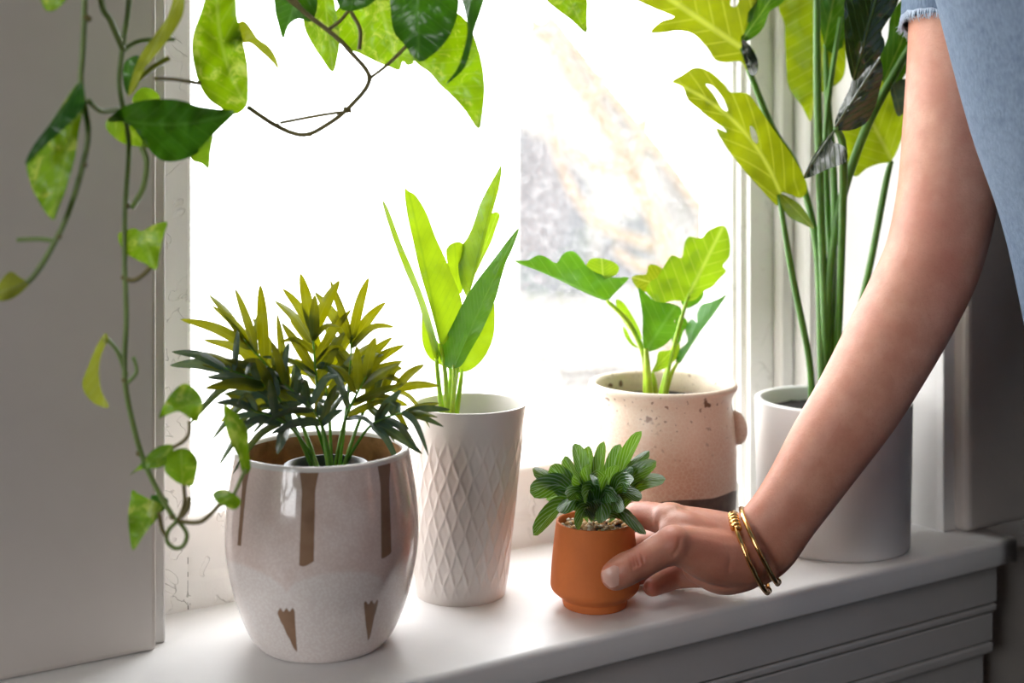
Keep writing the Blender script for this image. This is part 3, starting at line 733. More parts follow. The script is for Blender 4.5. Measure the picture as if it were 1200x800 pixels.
# ------------------------------------------------------------------ tall split-leaf plant in the white cylinder
C = SILL(976, 633); d_ = FPX*CH/(633-VH); k_ = d_/FPX; dM = d_
mon = thing('potted_split_leaf_plant', 'tall split-leaf plant with long green stalks in a plain white cylinder pot', 'potted plant', C)
out = [(a*k_, b*k_) for a, b in [(84, 0), (86, 1), (87, 4)]+[(87+3*i/12, 4+158*i/12) for i in range(1, 13)]]
rimp = [(a*k_, b*k_) for a, b in piece([(90, 162), (89.8, 165.5), (87, 167), (83, 166.5), (81.5, 164)], 4)]
inp = [(a*k_, b*k_) for a, b in [(81.5, 164), (81, 150), (80, 120)]]
V, F, A = lathe(C, out+rimp[1:]+inp[1:], 128); link('pot', V, F, M['whitepot'], mon)
disc('soil', C, 81*k_, 150*k_, M['soil'], mon, bumpy=.002)
ML = [
 ([(912,8),(919,27),(920,50),(921,75),(923,98),(930,112),(940,125),(949,142),(953,133),(955,112),(968,106),(985,95),(991,78),(992,40),(1000,0),(990,-30),(950,-40),(920,-20)], [(967,52),(949,142)], .985, .975, 'monst3', .2, .15, ()),
 ([(955,-30),(985,-40),(1005,-20),(1002,20),(992,50),(975,62),(966,52),(960,20)], [(966,52),(985,-40)], .975, .985, 'monstg', .2, .2, ()),
 ([(985,140),(1000,110),(1015,85),(1040,90),(1060,100),(1064,130),(1056,165),(1045,188),(1030,192),(1015,198),(1002,207),(990,190)], [(1045,188),(1005,110)], .985, .975, 'monst3', .2, .2, ()),
 ([(1045,15),(1070,-10),(1082,30),(1070,70),(1050,102),(1035,97),(1030,70),(1040,45)], [(1035,97),(1078,0)], .96, .97, 'monstg', .1, .2, ()),
 ([(762,38),(775,25),(790,20),(772,12),(750,2),(728,-12),(760,-25),(800,-40),(850,-48),(880,-28),(888,0),(878,25),(872,45),(884,60),(885,76),(875,82),(868,72),(850,73),(838,70),(828,55),(812,40),(795,36),(780,38)], [(866,54),(752,-24)], .945, .915, 'monst', .3, .2, [[(858,-2),(866,0),(862,8),(856,6)]]),
 ([(868,50),(874,25),(884,-10),(905,-25),(925,-12),(916,4),(902,14),(896,30),(886,42)], [(868,50),(915,-18)], .943, .96, 'monstg', -.3, .2, ()),
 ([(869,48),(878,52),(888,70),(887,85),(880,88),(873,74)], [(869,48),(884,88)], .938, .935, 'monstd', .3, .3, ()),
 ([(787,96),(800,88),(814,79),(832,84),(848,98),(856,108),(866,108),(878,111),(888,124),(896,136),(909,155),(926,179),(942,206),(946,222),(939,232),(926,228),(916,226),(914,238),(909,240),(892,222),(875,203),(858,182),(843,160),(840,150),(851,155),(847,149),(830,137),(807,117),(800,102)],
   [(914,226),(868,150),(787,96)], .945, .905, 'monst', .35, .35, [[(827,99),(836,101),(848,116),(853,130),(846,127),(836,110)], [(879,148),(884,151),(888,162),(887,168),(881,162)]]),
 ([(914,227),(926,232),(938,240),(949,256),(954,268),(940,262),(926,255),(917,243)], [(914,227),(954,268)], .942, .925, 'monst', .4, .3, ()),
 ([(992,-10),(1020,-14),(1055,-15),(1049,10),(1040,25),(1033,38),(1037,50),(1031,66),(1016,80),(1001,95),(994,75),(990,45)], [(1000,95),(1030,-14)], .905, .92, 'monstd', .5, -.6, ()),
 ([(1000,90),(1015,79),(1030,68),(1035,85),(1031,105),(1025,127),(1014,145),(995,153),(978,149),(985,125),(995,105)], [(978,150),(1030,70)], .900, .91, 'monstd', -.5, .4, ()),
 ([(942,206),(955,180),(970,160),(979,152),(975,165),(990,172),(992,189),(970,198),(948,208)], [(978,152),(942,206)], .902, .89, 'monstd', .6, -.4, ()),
 ([(1044,102),(1061,92),(1067,110),(1060,130),(1052,136),(1046,118)], [(1046,100),(1056,135)], .95, .945, 'palmd', .3, .3, ()),
]
for ol, rb, d0, d1, mt, tl, fd, hl in ML:
    polyleaf('leaf', ol, rb, d0, d1, M[mt], mon, tilt=tl, fold=fd, ripple=.006, holes=hl, step=7)
for pts, r in (([(952, 485, .945), (948, 420, .945), (928, 320, .945), (913, 228, .945)], .0030), ([(965, 485, .95), (962, 420, .955), (957, 290, .965), (935, 200, .975), (904, 148, .968), (868, 56, .946)], .0034),
               ([(963, 485, .955), (967, 400, .955), (962, 250, .955), (958, 100, .955), (957, -30, .96)], .0036), ([(972, 485, .96), (974, 400, .96), (978, 230, .965), (970, 120, .975), (967, 52, .985)], .0032),
               ([(978, 485, .955), (983, 380, .955), (987, 270, .94), (988, 175, .915), (979, 150, .900)], .0034), ([(968, 485, .958), (970, 350, .955), (985, 240, .95), (1015, 150, .95), (1045, 92, .955), (1075, 40, .962)], .0040),
               ([(985, 485, .965), (1000, 400, .97), (1022, 300, .98), (1038, 215, .985), (1045, 188, .985)], .0032), ([(969, 485, .962), (977, 380, .965), (972, 280, .97), (968, 150, .972), (985, 20, .976)], .0028)):
    tube('stalk', [P(*q) for q in pts], [r]+[r*.85]*(len(pts)-2)+[r*.6], M['stemd'], mon, seg=10)

# ------------------------------------------------------------------ small plant in the terracotta pot
C = SILL(697, 708); d_ = FPX*CH/(708-VH); k_ = d_/FPX; CT = C.copy(); kT = k_
ter = thing('potted_small_plant', 'small veined-leaf plant in an orange terracotta pot gripped by the hand', 'potted plant', C)
pr = piece([(35, 0), (37, 1), (38, 5), (38.2, 9)], 3)+piece([(38.6, 9.8), (45, 14.5), (50, 19), (51.8, 23), (52, 27)], 4)[0:]+piece([(52, 27), (50.5, 50), (48, 75), (45.3, 97)], 6)[1:]
pr += piece([(45.3, 97), (44.8, 98.5), (43, 98.6), (42, 97)], 3)[1:]+[(41.5, 85), (41, 75)]
V, F, A = lathe(C, [(a*k_, b*k_) for a, b in pr], 96); link('pot', V, F, M['terra'], ter)
disc('soil', C, 41.3*k_, 88*k_, M['soil'], ter, bumpy=.001)
V, F, mi = [], [], []
ico = bmesh.new(); bmesh.ops.create_icosphere(ico, subdivisions=1, radius=1); ico.verts.index_update()
iv = [q.co.copy() for q in ico.verts]; jf = [tuple(x.index for x in q.verts) for q in ico.faces]; ico.free()
h, rr = camaxes(C)
for i in range(190):
    a = random.uniform(0, 2*PI); q = 39.5*k_*math.sqrt(random.random()); s = random.uniform(.0011, .0021)
    c = C+h*(q*math.cos(a))+rr*(q*math.sin(a))+UP*(89.5*k_+random.uniform(0, .0022))
    b0 = len(V); st = Vector((random.uniform(.7, 1.3), random.uniform(.7, 1.3), random.uniform(.6, 1)))
    V += [c+Vector((p.x*st.x, p.y*st.y, p.z*st.z))*s for p in iv]; F += [tuple(x+b0 for x in f) for f in jf]; mi += [i % 4]*len(jf)
g = link('gravel', V, F, None, ter, mats=PEB, midx=mi); g['kind'] = 'stuff'
TL = [  # tip u, v, tip depth, half width px, base u offset
 (624, 549, .800, 11, 0), (621, 577, .790, 12, 0), (625, 627, .775, 11, 0), (645, 546, .805, 11, 0), (662, 534, .815, 10, 0), (673, 519, .815, 10, 0),
 (690, 522, .825, 9, 0), (708, 517, .825, 8, 0), (727, 520, .83, 9, 0), (752, 505, .815, 10, 0), (761, 528, .815, 8, 0), (769, 540, .80, 9, 0),
 (780, 561, .800, 8, 4), (752, 584, .785, 7, 4), (757, 626, .778, 9, 3), (706, 612, .770, 10, 0), (676, 620, .772, 8, 0), (672, 556, .782, 9, 0),
 (738, 568, .780, 11, 4), (655, 600, .78, 9, 0), (722, 545, .79, 9, 0), (686, 545, .785, 9, 0), (700, 560, .775, 9, 0), (742, 548, .80, 9, 0),
 (684, 585, .77, 9, 0), (718, 588, .775, 9, 0), (650, 566, .815, 10, 0), (735, 528, .835, 9, 0), (699, 535, .845, 9, 0), (640, 585, .83, 9, 0), (664, 582, .775, 8, 0), (728, 600, .772, 7, 2)]
random.seed(5)
for i, (u, v, dd, hw, bo) in enumerate(TL):
    b = C+UP*(95*k_+random.uniform(0, 14)*k_)+rr*((random.uniform(-6, 6)+(u-697)*.12+bo)*k_)+h*(random.uniform(-5, 5)*k_)
    t = P(u, v, dd); m = b.lerp(t, .5)+UP*((t-b).length*(.10 if v < 560 else .22))
    ribbon('leaf', [b, m, t], hw*1.2*k_, M['small'], ter, roll=random.uniform(-50, 50), fold=20, a=.85, b=.62, nseg=12)

# ------------------------------------------------------------------ hanging pothos
HB = P(330, -420, .70)
po = thing('hanging_pothos', 'trailing pothos vines with heart-shaped leaves hanging down in front of the window', 'hanging plant', HB)
def vine(pts, r, mat='stempo'):
    return tube('vine', [P(*q) for q in pts], r, M[mat], po, seg=8, sub=6)
V1, V2, V3 = .62, .645, .70
HZ = HB+UP*.045
# hanging bowl above the frame
V, F, A = lathe(HB, [(a, b) for a, b in piece([(.03, -.05), (.06, -.045), (.085, 0), (.09, .045)], 6)]+[(.086, .046), (.08, 0), (.05, -.035)], 64)
link('bowl', V, F, M['whitepot'], po); disc('soil', HB, .083, .03, M['soil'], po)
for a in (0, 2.1, 4.2):
    tube('hanger_cord', [HB+Vector((math.cos(a)*.088, math.sin(a)*.088, .045)), HB+UP*.35, Vector((HB.x, HB.y, 2.5))], .0012, M['thread'], po, seg=6)
def vine_from(pts, r, mat='stempo', off=(0, 0)):
    top = HB+Vector((off[0], off[1], .04)); top0 = HB+Vector((off[0]*.5, off[1]*.5, .03))
    pp = [top0, top]+[P(*q) for q in pts]
    return tube('vine', pp, r, M[mat], po, seg=8, sub=6)
vine_from([(100, -150, V1), (100, -20, V1), (97, 60, V1), (95, 100, V1), (103, 150, V1), (98, 190, V1), (80, 250, V1), (55, 300, V1), (35, 328, V1), (8, 348, V1)], .0015, off=(-.10, -.02))
vine_from([(155, -140, V2), (152, -10, V2), (143, 60, V2), (140, 100, V2), (149, 150, V2), (151, 180, V2), (147, 240, V2), (146, 300, V2), (148, 370, V2), (146, 430, V2), (150, 470, V2), (165, 530, V2), (185, 575, V2), (203, 606, V2)], .0014, off=(-.10, .0))
vine([(203, 606, V2), (212, 614, V2), (219, 626, V2), (215, 639, V2), (205, 642, V2), (196, 634, V2), (197, 622, V2), (206, 612, V2-.003)], .0011)
vine_from([(120, -120, .63), (118, -5, .63), (130, 25, .632), (144, 58, .64)], .0016, off=(-.095, -.03))
vine_from([(300, -150, .70), (330, -20, V3), (352, 10, V3), (390, 40, V3), (410, 60, V3), (433, 92, V3), (410, 125, V3), (380, 148, V3), (355, 158, V3), (325, 148, V3), (290, 125, V3)], .0014, 'stemb', off=(-.04, -.085))
for pts, r, mt in (([(433, 92, V3), (455, 75, V3), (478, 52, V3)], .0007, 'stemb'), ([(412, 130, V3), (375, 135, V3), (328, 144, V3)], .0007, 'stemb'), ([(395, -15, V3), (412, 15, V3), (422, 35, V3), (421, 58, V3)], .0008, 'stemb'),
                   ([(352, 10, V3), (340, -10, V3)], .0008, 'stemb'), ([(384, 35, V3), (398, 25, V3), (412, 8, V3)], .0007, 'stemb'),
                   ([(104, 118, V1), (118, 130, .63), (138, 128, V2)], .0010, 'stempo'), ([(143, 60, V2), (165, 48, .65), (205, 46, .655)], .0009, 'stempo'), ([(160, 95, .65), (178, 80, .655), (198, 68, .66)], .0010, 'pothosy'),
                   ([(182, 92, .65), (205, 93, .66), (235, 98, .67)], .0008, 'stemb'), ([(166, 172, .64), (172, 190, .64), (168, 220, .642), (155, 243, .645)], .0011, 'stempo'),
                   ([(147, 327, V2), (158, 328, V2), (170, 320, V2), (178, 310, V2)], .0009, 'stemb'), ([(148, 440, V2), (138, 412, V2), (124, 396, V2)], .0009, 'stempo'), ([(148, 450, V2), (160, 436, V2), (156, 418, V2)], .0007, 'stempo'),
                   ([(203, 524, V2), (216, 516, V2), (222, 506, V2), (222, 493, V2)], .0007, 'stemb'), ([(208, 610, V2), (216, 590, V2), (215, 566, V2)], .0007, 'stemb'), ([(212, 606, V2), (220, 595, V2), (222, 582, V2)], .0009, 'stemb'),
                   ([(206, 610, V2), (232, 612, V2), (246, 603, V2), (258, 590, V2)], .0008, 'stemb'), ([(258, 592, V2), (272, 582, .65), (282, 562, .66), (288, 550, .66)], .0007, 'stempo'), ([(196, 630, V2), (190, 620, V2), (186, 600, V2)], .0007, 'stemb'),
                   ([(62, 282, V1), (45, 280, V1), (20, 281, V1)], .0008, 'stempo'), ([(104, 21, V1), (98, 21, V1)], .0012, 'stemb')):
    tube('tendril', [P(*q) for q in pts], r*1.4, M[mt], po, seg=6, sub=5)
for u, v, d in ((104, 22, V1), (99, 193, V1), (69, 277, V1), (145, 325, V2), (146, 445, V2), (163, 531, V2), (202, 605, V2), (433, 93, V3), (325, 147, V3), (363, 157, V3), (150, 241, V2), (405, 128, V3)):
    c = P(u, v, d); link('node', [c+p*.0018 for p in iv], jf, M['stemb'], po)
PL = [
 ([(45,-15),(52,10),(62,13),(75,3),(85,-15),(65,-25)], [(70,-25),(58,13)], .615, .615, 'pothos', .3, .2),
 ([(93,97),(99,120),(93,150),(88,185),(78,220),(68,246),(62,258),(48,241),(36,216),(31,188),(45,165),(65,135),(80,112)], [(94,100),(62,258)], .620, .612, 'pothos', .3, .2),
 ([(94,96),(99,112),(97,128),(80,146),(58,166),(33,191),(30,189),(38,172),(57,147),(75,122)], [(95,98),(33,190)], .612, .604, 'pothosd', .8, .4),
 ([(0,330),(12,318),(24,325),(34,332),(22,345),(8,352),(-8,350)], [(34,330),(-8,345)], .62, .615, 'pothosy', .4, .3),
 ([(216,-5),(206,-8),(196,20),(180,42),(166,62),(156,85),(150,112),(158,105),(170,80),(185,62),(202,40),(214,18)], [(212,-6),(152,110)], .655, .64, 'pothosy', .8, .5),
 ([(145,75),(158,65),(168,70),(164,95),(152,112),(145,100)], [(150,72),(152,112)], .660, .655, 'pothosd', .3, .3),
 ([(155,115),(165,103),(178,104),(188,115),(176,125),(160,124)], [(158,120),(188,114)], .672, .672, 'pothos', .3, .2),
 ([(123,148),(132,135),(148,140),(165,155),(175,172),(158,171),(140,166)], [(140,138),(168,170)], .652, .645, 'pothos', .3, .2),
 ([(126,142),(140,128),(160,119),(185,116),(210,117),(232,124),(252,127),(275,131),(262,146),(250,158),(240,172),(225,183),(205,189),(188,187),(172,172),(158,152),(145,143)], [(134,138),(200,146),(275,131)], .640, .66, 'pothosd', .5, -.25),
 ([(222,180),(236,172),(250,158),(247,178),(245,198),(236,192),(226,189)], [(250,160),(245,198)], .655, .65, 'pothos', .3, .2),
 ([(262,-25),(275,-10),(278,20),(284,45),(290,75),(291,105),(289,124),(275,134),(258,126),(243,115),(232,95),(225,65),(226,40),(235,15),(245,-15)], [(289,124),(262,60),(256,-25)], .695, .675, 'pothos', .25, -.25),
 ([(264,52),(272,35),(284,24),(294,33),(302,45),(315,54),(324,68),(327,82),(318,72),(305,60),(292,50),(278,52)], [(268,50),(327,82)], .69, .685, 'pothosy', .4, .3),
 ([(325,-12),(322,8),(326,28),(332,46),(338,30),(350,22),(365,25),(372,5),(365,-12)], [(350,-12),(332,46)], .71, .705, 'pothosd', .3, .2),
 ([(356,30),(366,52),(378,70),(390,85),(396,65),(398,45),(394,15),(388,-10),(370,-10),(358,10)], [(380,-10),(390,85)], .715, .71, 'pothos', .3, .2),
 ([(392,15),(396,40),(402,55),(420,62),(440,72),(455,78),(468,82),(472,72),(478,77),(486,70),(478,40),(470,10),(455,-10),(420,-10)], [(440,-10),(470,82)], .715, .71, 'pothos', .2, .2),
 ([(392,-20),(396,5),(402,12),(418,12),(436,4),(444,-10),(430,-22)], [(415,-22),(412,12)], .69, .69, 'pothosd', .3, .2),
 ([(478,52),(482,66),(490,76),(503,85),(515,99),(530,113),(545,130),(561,152),(566,130),(568,105),(566,80),(560,55),(550,30),(535,15),(510,20),(490,35)], [(480,54),(561,152)], .705, .695, 'pothos', .2, .2),
 ([(460,-15),(458,15),(462,38),(472,50),(486,68),(495,72),(512,60),(525,45),(534,25),(538,0),(530,-20),(495,-25)], [(490,-25),(490,70)], .690, .685, 'pothosd', .2, .15),
 ([(540,-12),(544,10),(548,35),(543,60),(536,80),(522,99),(532,92),(545,78),(552,55),(556,35),(565,8),(568,-12)], [(556,-12),(524,98)], .685, .68, 'pothosd', 1.0, .5),
 ([(636,-15),(640,0),(655,13),(670,24),(687,39),(688,20),(688,-2),(680,-18),(655,-25)], [(655,-25),(687,39)], .71, .705, 'pothos', .2, .2),
 ([(138,275),(148,270),(158,267),(166,271),(178,264),(196,260),(191,278),(187,298),(183,316),(170,309),(156,302),(144,293)], [(166,270),(183,316)], .645, .640, 'pothos', .2, .25),
 ([(123,390),(127,398),(119,415),(116,435),(119,458),(128,477),(115,475),(103,466),(96,450),(102,432),(112,408)], [(123,392),(122,476)], .645, .640, 'pothosy', .5, .4),
 ([(186,490),(191,476),(203,458),(217,449),(231,458),(238,471),(235,483),(231,494),(222,490),(210,482),(196,486)], [(229,470),(188,488)], .645, .640, 'pothos', .2, .3),
 ([(152,557),(165,543),(178,528),(192,521),(204,522),(199,535),(190,547),(172,549),(160,552)], [(203,523),(154,555)], .648, .643, 'pothos', .4, .3),
 ([(195,540),(200,530),(212,525),(224,528),(232,540),(230,556),(226,569),(214,568),(203,562),(192,550)], [(214,567),(212,526)], .642, .640, 'pothos', .2, .2),
 ([(155,574),(162,578),(176,585),(190,592),(186,605),(178,615),(168,628),(156,645),(152,628),(150,605),(152,588)], [(186,596),(155,643)], .645, .640, 'pothos', .2, .2),
 ([(176,582),(186,580),(197,585),(195,594),(186,600)], [(195,588),(178,584)], .65, .65, 'pothosd', .2, .2),
 ([(262,474),(272,480),(284,492),(291,506),(291,525),(294,548),(289,555),(284,553),(279,535),(270,518),(264,500)], [(289,553),(262,474)], .66, .65, 'pothos', .3, .3),
 ([(249,580),(254,574),(264,573),(270,576),(282,585),(280,594),(272,597),(262,592),(254,588)], [(258,590),(276,580)], .645, .642, 'pothos', .2, .2),
]
for ol, rb, d0, d1, mt, tl, fd in PL:
    polyleaf('leaf', ol, rb, d0, d1, M[mt], po, tilt=tl, fold=fd, ripple=.005, step=7)

for ux, vx, dd, ox, oy in ((68, -22, .615, -.08, -.04), (213, -6, .655, -.085, 0), (256, -23, .675, -.07, -.05), (348, -10, .71, .0, -.08), (380, -9, .715, .01, -.085),
                           (440, -9, .715, .03, -.08), (415, -20, .69, .02, -.085), (492, -23, .690, .05, -.07), (556, -10, .685, .06, -.065), (656, -23, .71, .075, -.05)):
    e = P(ux, vx, dd); a = HB+Vector((ox*1.06, oy*1.06, .05))
    tube('vine', [HB+Vector((ox*.6, oy*.6, .03)), a, a.lerp(e, .5)+Vector((ox, oy, 0))*.25, e+UP*.012, e], [.0012, .0012, .0010, .0009, .0007], M['stempo'], po, seg=6, sub=5)

# ------------------------------------------------------------------ the person: reaching arm, hand, clothed torso
PB = P(1470, 700, .76); PB.z = 0
per = thing('person', 'person in frayed blue denim top whose bare arm reaches to grip a terracotta pot', 'person', PB)
geoV, geoF = [], []
def addg(V, F):
    b = len(geoV); geoV.extend(V); geoF.extend(tuple(i+b for i in f) for f in F)
def cap(pts, radii, seg=14, sub=5):
    addg(*tubegeo([P(*q) for q in pts], radii, seg, True, sub, round_ends=True))
def limb(secs, seg=36, sub=6):
    """secs: (u, v, d, half width px, depth ratio)"""
    pp = catmull([Vector((*P(u, v, d), hw*d/FPX)) for u, v, d, hw, q in secs], sub)
    rq = catmull([Vector((q, 0, 0)) for *_, q in secs], sub)
    c = [Vector(p[:3]) for p in pp]; n = len(c); V, F = [], []
    rows = []
    for i in range(n):
        T = (c[min(i+1, n-1)]-c[max(i-1, 0)]).normalized(); S = T.cross(FW).normalized(); N = S.cross(T)
        rows.append((c[i], S, N, pp[i][3], rq[i][0]))
    for p, S, N, r, q in rows:
        for j in range(seg):
            a = 2*PI*j/seg; V.append(p+S*(r*math.cos(a))+N*(r*q*math.sin(a)))
    for i in range(n-1):
        for j in range(seg): F.append((i*seg+j, i*seg+(j+1) % seg, (i+1)*seg+(j+1) % seg, (i+1)*seg+j))
    F.append(tuple(range(seg))[::-1]); F.append(tuple(range((n-1)*seg, n*seg)))
    return V, F
ARM = [(872, 652, .804, 40, .62), (893, 636, .805, 43, .66), (917, 605, .807, 41, .72), (941, 570, .810, 43, .80), (971, 523, .815, 47.5, .88), (1006, 470, .820, 51, .95), (1040, 410, .826, 54, .98),
       (1070, 354, .831, 55.5, .95), (1094, 300, .836, 56, .95), (1110, 228, .842, 57, 1.0), (1117, 150, .848, 57, 1.05), (1122, 60, .854, 56, 1.08), (1125, 0, .857, 57, 1.1), (1132, -90, .862, 60, 1.1), (1160, -190, .850, 70, 1.1)]
addg(*limb(ARM))
# palm, thumb and fingers
HAND = {
 'index': [(787, 611, .815), (748, 603, .836), (720, 616, .846), (701, 628, .8435)],
 'middle': [(803, 632, .830), (762, 634, .853), (728, 648, .8545), (706, 655, .846)],
 'ring': [(820, 654, .828), (780, 662, .842), (752, 671, .846), (730, 676, .845)],
 'pinky': [(838, 670, .815), (797, 675, .824), (776, 682, .818), (764, 688, .810)]}
RAD = {'index': [.0104, .0088, .0078, .0066], 'middle': [.0104, .0090, .0080, .0068], 'ring': [.0102, .0086, .0076, .0064], 'pinky': [.0098, .0078, .0070, .0060]}
for f_ in HAND: cap(HAND[f_], RAD[f_])
for f_, st in (('index', (866, 634, .802)), ('middle', (868, 644, .808)), ('ring', (870, 652, .810)), ('pinky', (872, 660, .808))):
    e = HAND[f_][0]; m = tuple((a+b)/2 for a, b in zip(st, e))
    cap([st, m, e], [.0165, .0145, RAD[f_][0]*1.08])
cap([(868, 655, .797), (832, 651, .788), (790, 640, .778), (750, 659, .7715), (733, 667, .7695), (721, 674, .7715)], [.0175, .0165, .0116, .0098, .0102, .0092])
cap([(870, 664, .800), (845, 668, .800), (820, 662, .802)], [.0150, .0150, .012])
cap([(836, 638, .800), (806, 622, .800), (790, 614, .808)], [.0150, .0120, .0100])
cap([(800, 630, .792), (786, 622, .803)], [.0085, .0080])
cap([(789, 608, .812), (783, 607, .815)], [.0106, .0104]); cap([(790, 636, .7755), (784, 639, .7755)], [.0112, .0110])
tmp = bpy.data.meshes.new('tmp'); tmp.from_pydata([tuple(v) for v in geoV], [], geoF); tmp.update()
to = bpy.data.objects.new('tmp', tmp); COL.objects.link(to)
md = to.modifiers.new('r', 'REMESH'); md.mode = 'VOXEL'; md.voxel_size = .00085
dg = bpy.context.evaluated_depsgraph_get(); ev = to.evaluated_get(dg)
rm = bpy.data.meshes.new_from_object(ev); bpy.data.objects.remove(to)
import numpy as np
nv = len(rm.vertices); co = np.empty(nv*3); rm.vertices.foreach_get('co', co); co = co.reshape(-1, 3)
ed = np.empty(len(rm.edges)*2, dtype=np.int64); rm.edges.foreach_get('vertices', ed); ed = ed.reshape(-1, 2)
deg = np.bincount(ed.ravel(), minlength=nv).astype(float)[:, None]
def lap(x):
    s = np.zeros_like(x); np.add.at(s, ed[:, 0], x[ed[:, 1]]); np.add.at(s, ed[:, 1], x[ed[:, 0]]); return s/deg
for it in range(22):
    co = co+.6*(lap(co)-co)
    co = co-.45*(lap(co)-co) if it % 2 else co
# creases pressed into the skin, given as polylines on the near side
def crease(pts, depth, sig):
    global co
    q = np.array([tuple(P(u, v, 1.0)-CAM) for u, v in pts]); rel = co-np.array(CAM)
    d_f = rel @ np.array(FW); uu = 600+FPX*(rel @ np.array(RT))/d_f; vv_ = VH-FPX*rel[:, 2]/d_f
    best = np.full(len(co), 1e9)
    for (a, b), (c_, d2) in zip(pts, pts[1:]):
        dx, dy = c_-a, d2-b; t = np.clip(((uu-a)*dx+(vv_-b)*dy)/(dx*dx+dy*dy), 0, 1)
        best = np.minimum(best, np.hypot(uu-a-t*dx, vv_-b-t*dy))
    m_ = (d_f < .795) & (best < sig*3)
    co[m_] += (np.array(FW)*depth)[None, :]*np.exp(-(best[m_]/sig)**2)[:, None]
for ln_ in ([(741, 645), (746, 652), (749, 662)], [(735, 650), (740, 657), (742, 666)], [(747, 643), (752, 650), (754, 658)], [(738, 646), (743, 654), (745, 664)]):
    crease(ln_, .0011, 1.3)
crease([(789, 650), (795, 642), (797, 632)], .0006, 2.2); crease([(851, 636), (856, 652), (854, 668)], .0004, 3.0); crease([(846, 634), (848, 644)], .0003, 2.0)
rel = co-np.array(CAM); d_f = rel @ np.array(FW); uu = 600+FPX*(rel @ np.array(RT))/d_f; vv_ = VH-FPX*rel[:, 2]/d_f
red = np.zeros(nv)
for (u, v, s, a) in ((715, 677, 20, .6), (762, 690, 22, .8), (747, 655, 16, .6), (785, 675, 25, .55), (787, 632, 18, .55), (752, 600, 22, .5), (1120, 320, 40, .3), (840, 665, 60, .4)):
    red = np.maximum(red, a*np.exp(-((uu-u)**2+(vv_-v)**2)/s**2))
armV = [Vector(x) for x in co]; armF = [tuple(p.vertices) for p in rm.polygons]; bpy.data.meshes.remove(rm)
# the rest of the figure: torso, head, other arm and legs (outside the picture), one skin with the arm
TC = [(-230, 1300, .055), (-190, 1318, .10), (-150, 1330, .115), (-50, 1345, .118), (0, 1358, .118), (150, 1400, .118), (290, 1447, .118), (500, 1485, .118), (700, 1500, .125), (900, 1505, .13)]
def torso(grow, vmin=-400, vmax=2000, seg=48, dep=1.0, wob=0):
    rows = [r for r in TC if vmin <= r[0] <= vmax]
    pts = catmull([Vector((*P(u, v, .72), r)) for v, u, r in rows], 5); V, F = [], []
    for i, q in enumerate(pts):
        for j in range(seg):
            a = 2*PI*j/seg; w_ = wob*math.sin(a*6+i*.15)*(i/len(pts))
            V.append(Vector(q[:3])+RT*((q[3]+grow+w_)*math.cos(a))+FW*((q[3]*dep+grow+w_)*math.sin(a)))
    n = len(pts)
    for i in range(n-1):
        for j in range(seg): F.append((i*seg+j, i*seg+(j+1) % seg, (i+1)*seg+(j+1) % seg, (i+1)*seg+j))
    return V, F, n
geoV, geoF = [], []
V, F, n = torso(-.012); F = F+[tuple(range(48))[::-1], tuple(range((n-1)*48, n*48))]; addg(V, F)
def wc(pts, radii, sub=4): addg(*tubegeo(pts, radii, 16, True, sub, round_ends=True))
nb = P(1300, -215, .72); hip = P(1505, 900, .72)
hd = nb+Vector((-.02, .0, .20))
wc([nb, hd-UP*.06], [.05, .05])
wc([hd-UP*.045-RT*.02, hd, hd+UP*.05], [.066, .082, .078])
wc([hd-RT*.085-UP*.012, hd-RT*.078+UP*.01], [.010, .007])            # nose
for s in (-1, 1):
    wc([hd+FW*(.082*s)-UP*.015, hd+FW*(.082*s)+UP*.015], [.010, .012])  # ears
    lg = Vector((hip.x, hip.y, 0))+FW*(.075*s)
    wc([lg+UP*hip.z, lg+UP*.45, lg+UP*.09], [.082, .055, .038]); wc([lg+UP*.035+RT*.03, lg+UP*.03-RT*.15], [.034, .028])
ls = P(1335, -165, .61)
wc([ls, P(1378, 60, .572), P(1392, 250, .560), P(1360, 430, .560), P(1325, 590, .565)], [.046, .042, .034, .034, .023])
wc([P(1325, 590, .565), P(1312, 660, .567)], [.024, .026])
for t in range(4):
    q = P(1312, 665, .545+.015*t); wc([q, q-UP*(.034)-RT*.004, q-UP*(.062+.008*math.sin(t*1.0))+RT*.006], [.0085, .008, .0062], 2)
wc([P(1300, 640, .552), P(1272, 700, .548), P(1268, 740, .548)], [.011, .0095, .0075], 2)
tmp = bpy.data.meshes.new('tmp'); tmp.from_pydata([tuple(v) for v in geoV], [], geoF); to = bpy.data.objects.new('tmp', tmp); COL.objects.link(to)
md = to.modifiers.new('r', 'REMESH'); md.mode = 'VOXEL'; md.voxel_size = .004
sm = to.modifiers.new('s', 'SMOOTH'); sm.iterations = 4
rm = bpy.data.meshes.new_from_object(to.evaluated_get(bpy.context.evaluated_depsgraph_get())); bpy.data.objects.remove(to)
b0 = len(armV)
allV = armV+[v.co.copy() for v in rm.vertices]; allF = armF+[tuple(i+b0 for i in p.vertices) for p in rm.polygons]
body = link('body', allV, allF, M['skin'], per, attrs={'red': list(red)+[0.0]*len(rm.vertices)})
bpy.data.meshes.remove(rm)
# hair: shell over the skull
V, F = [], []
for i in range(13):
    th = PI*.62*i/12
    for j in range(32):
        a = 2*PI*j/32; fr_ = max(0, -math.cos(a)); q = th*(1-.38*fr_)
        V.append(hd+UP*(.035)+Vector((0, 0, .105*math.cos(q)))+(RT*math.cos(a)+FW*math.sin(a))*(.096*math.sin(q)+.002))
for i in range(12):
    for j in range(32): F.append((i*32+j, i*32+(j+1) % 32, (i+1)*32+(j+1) % 32, (i+1)*32+j))
link('hair', V, F, M['hair'], per)
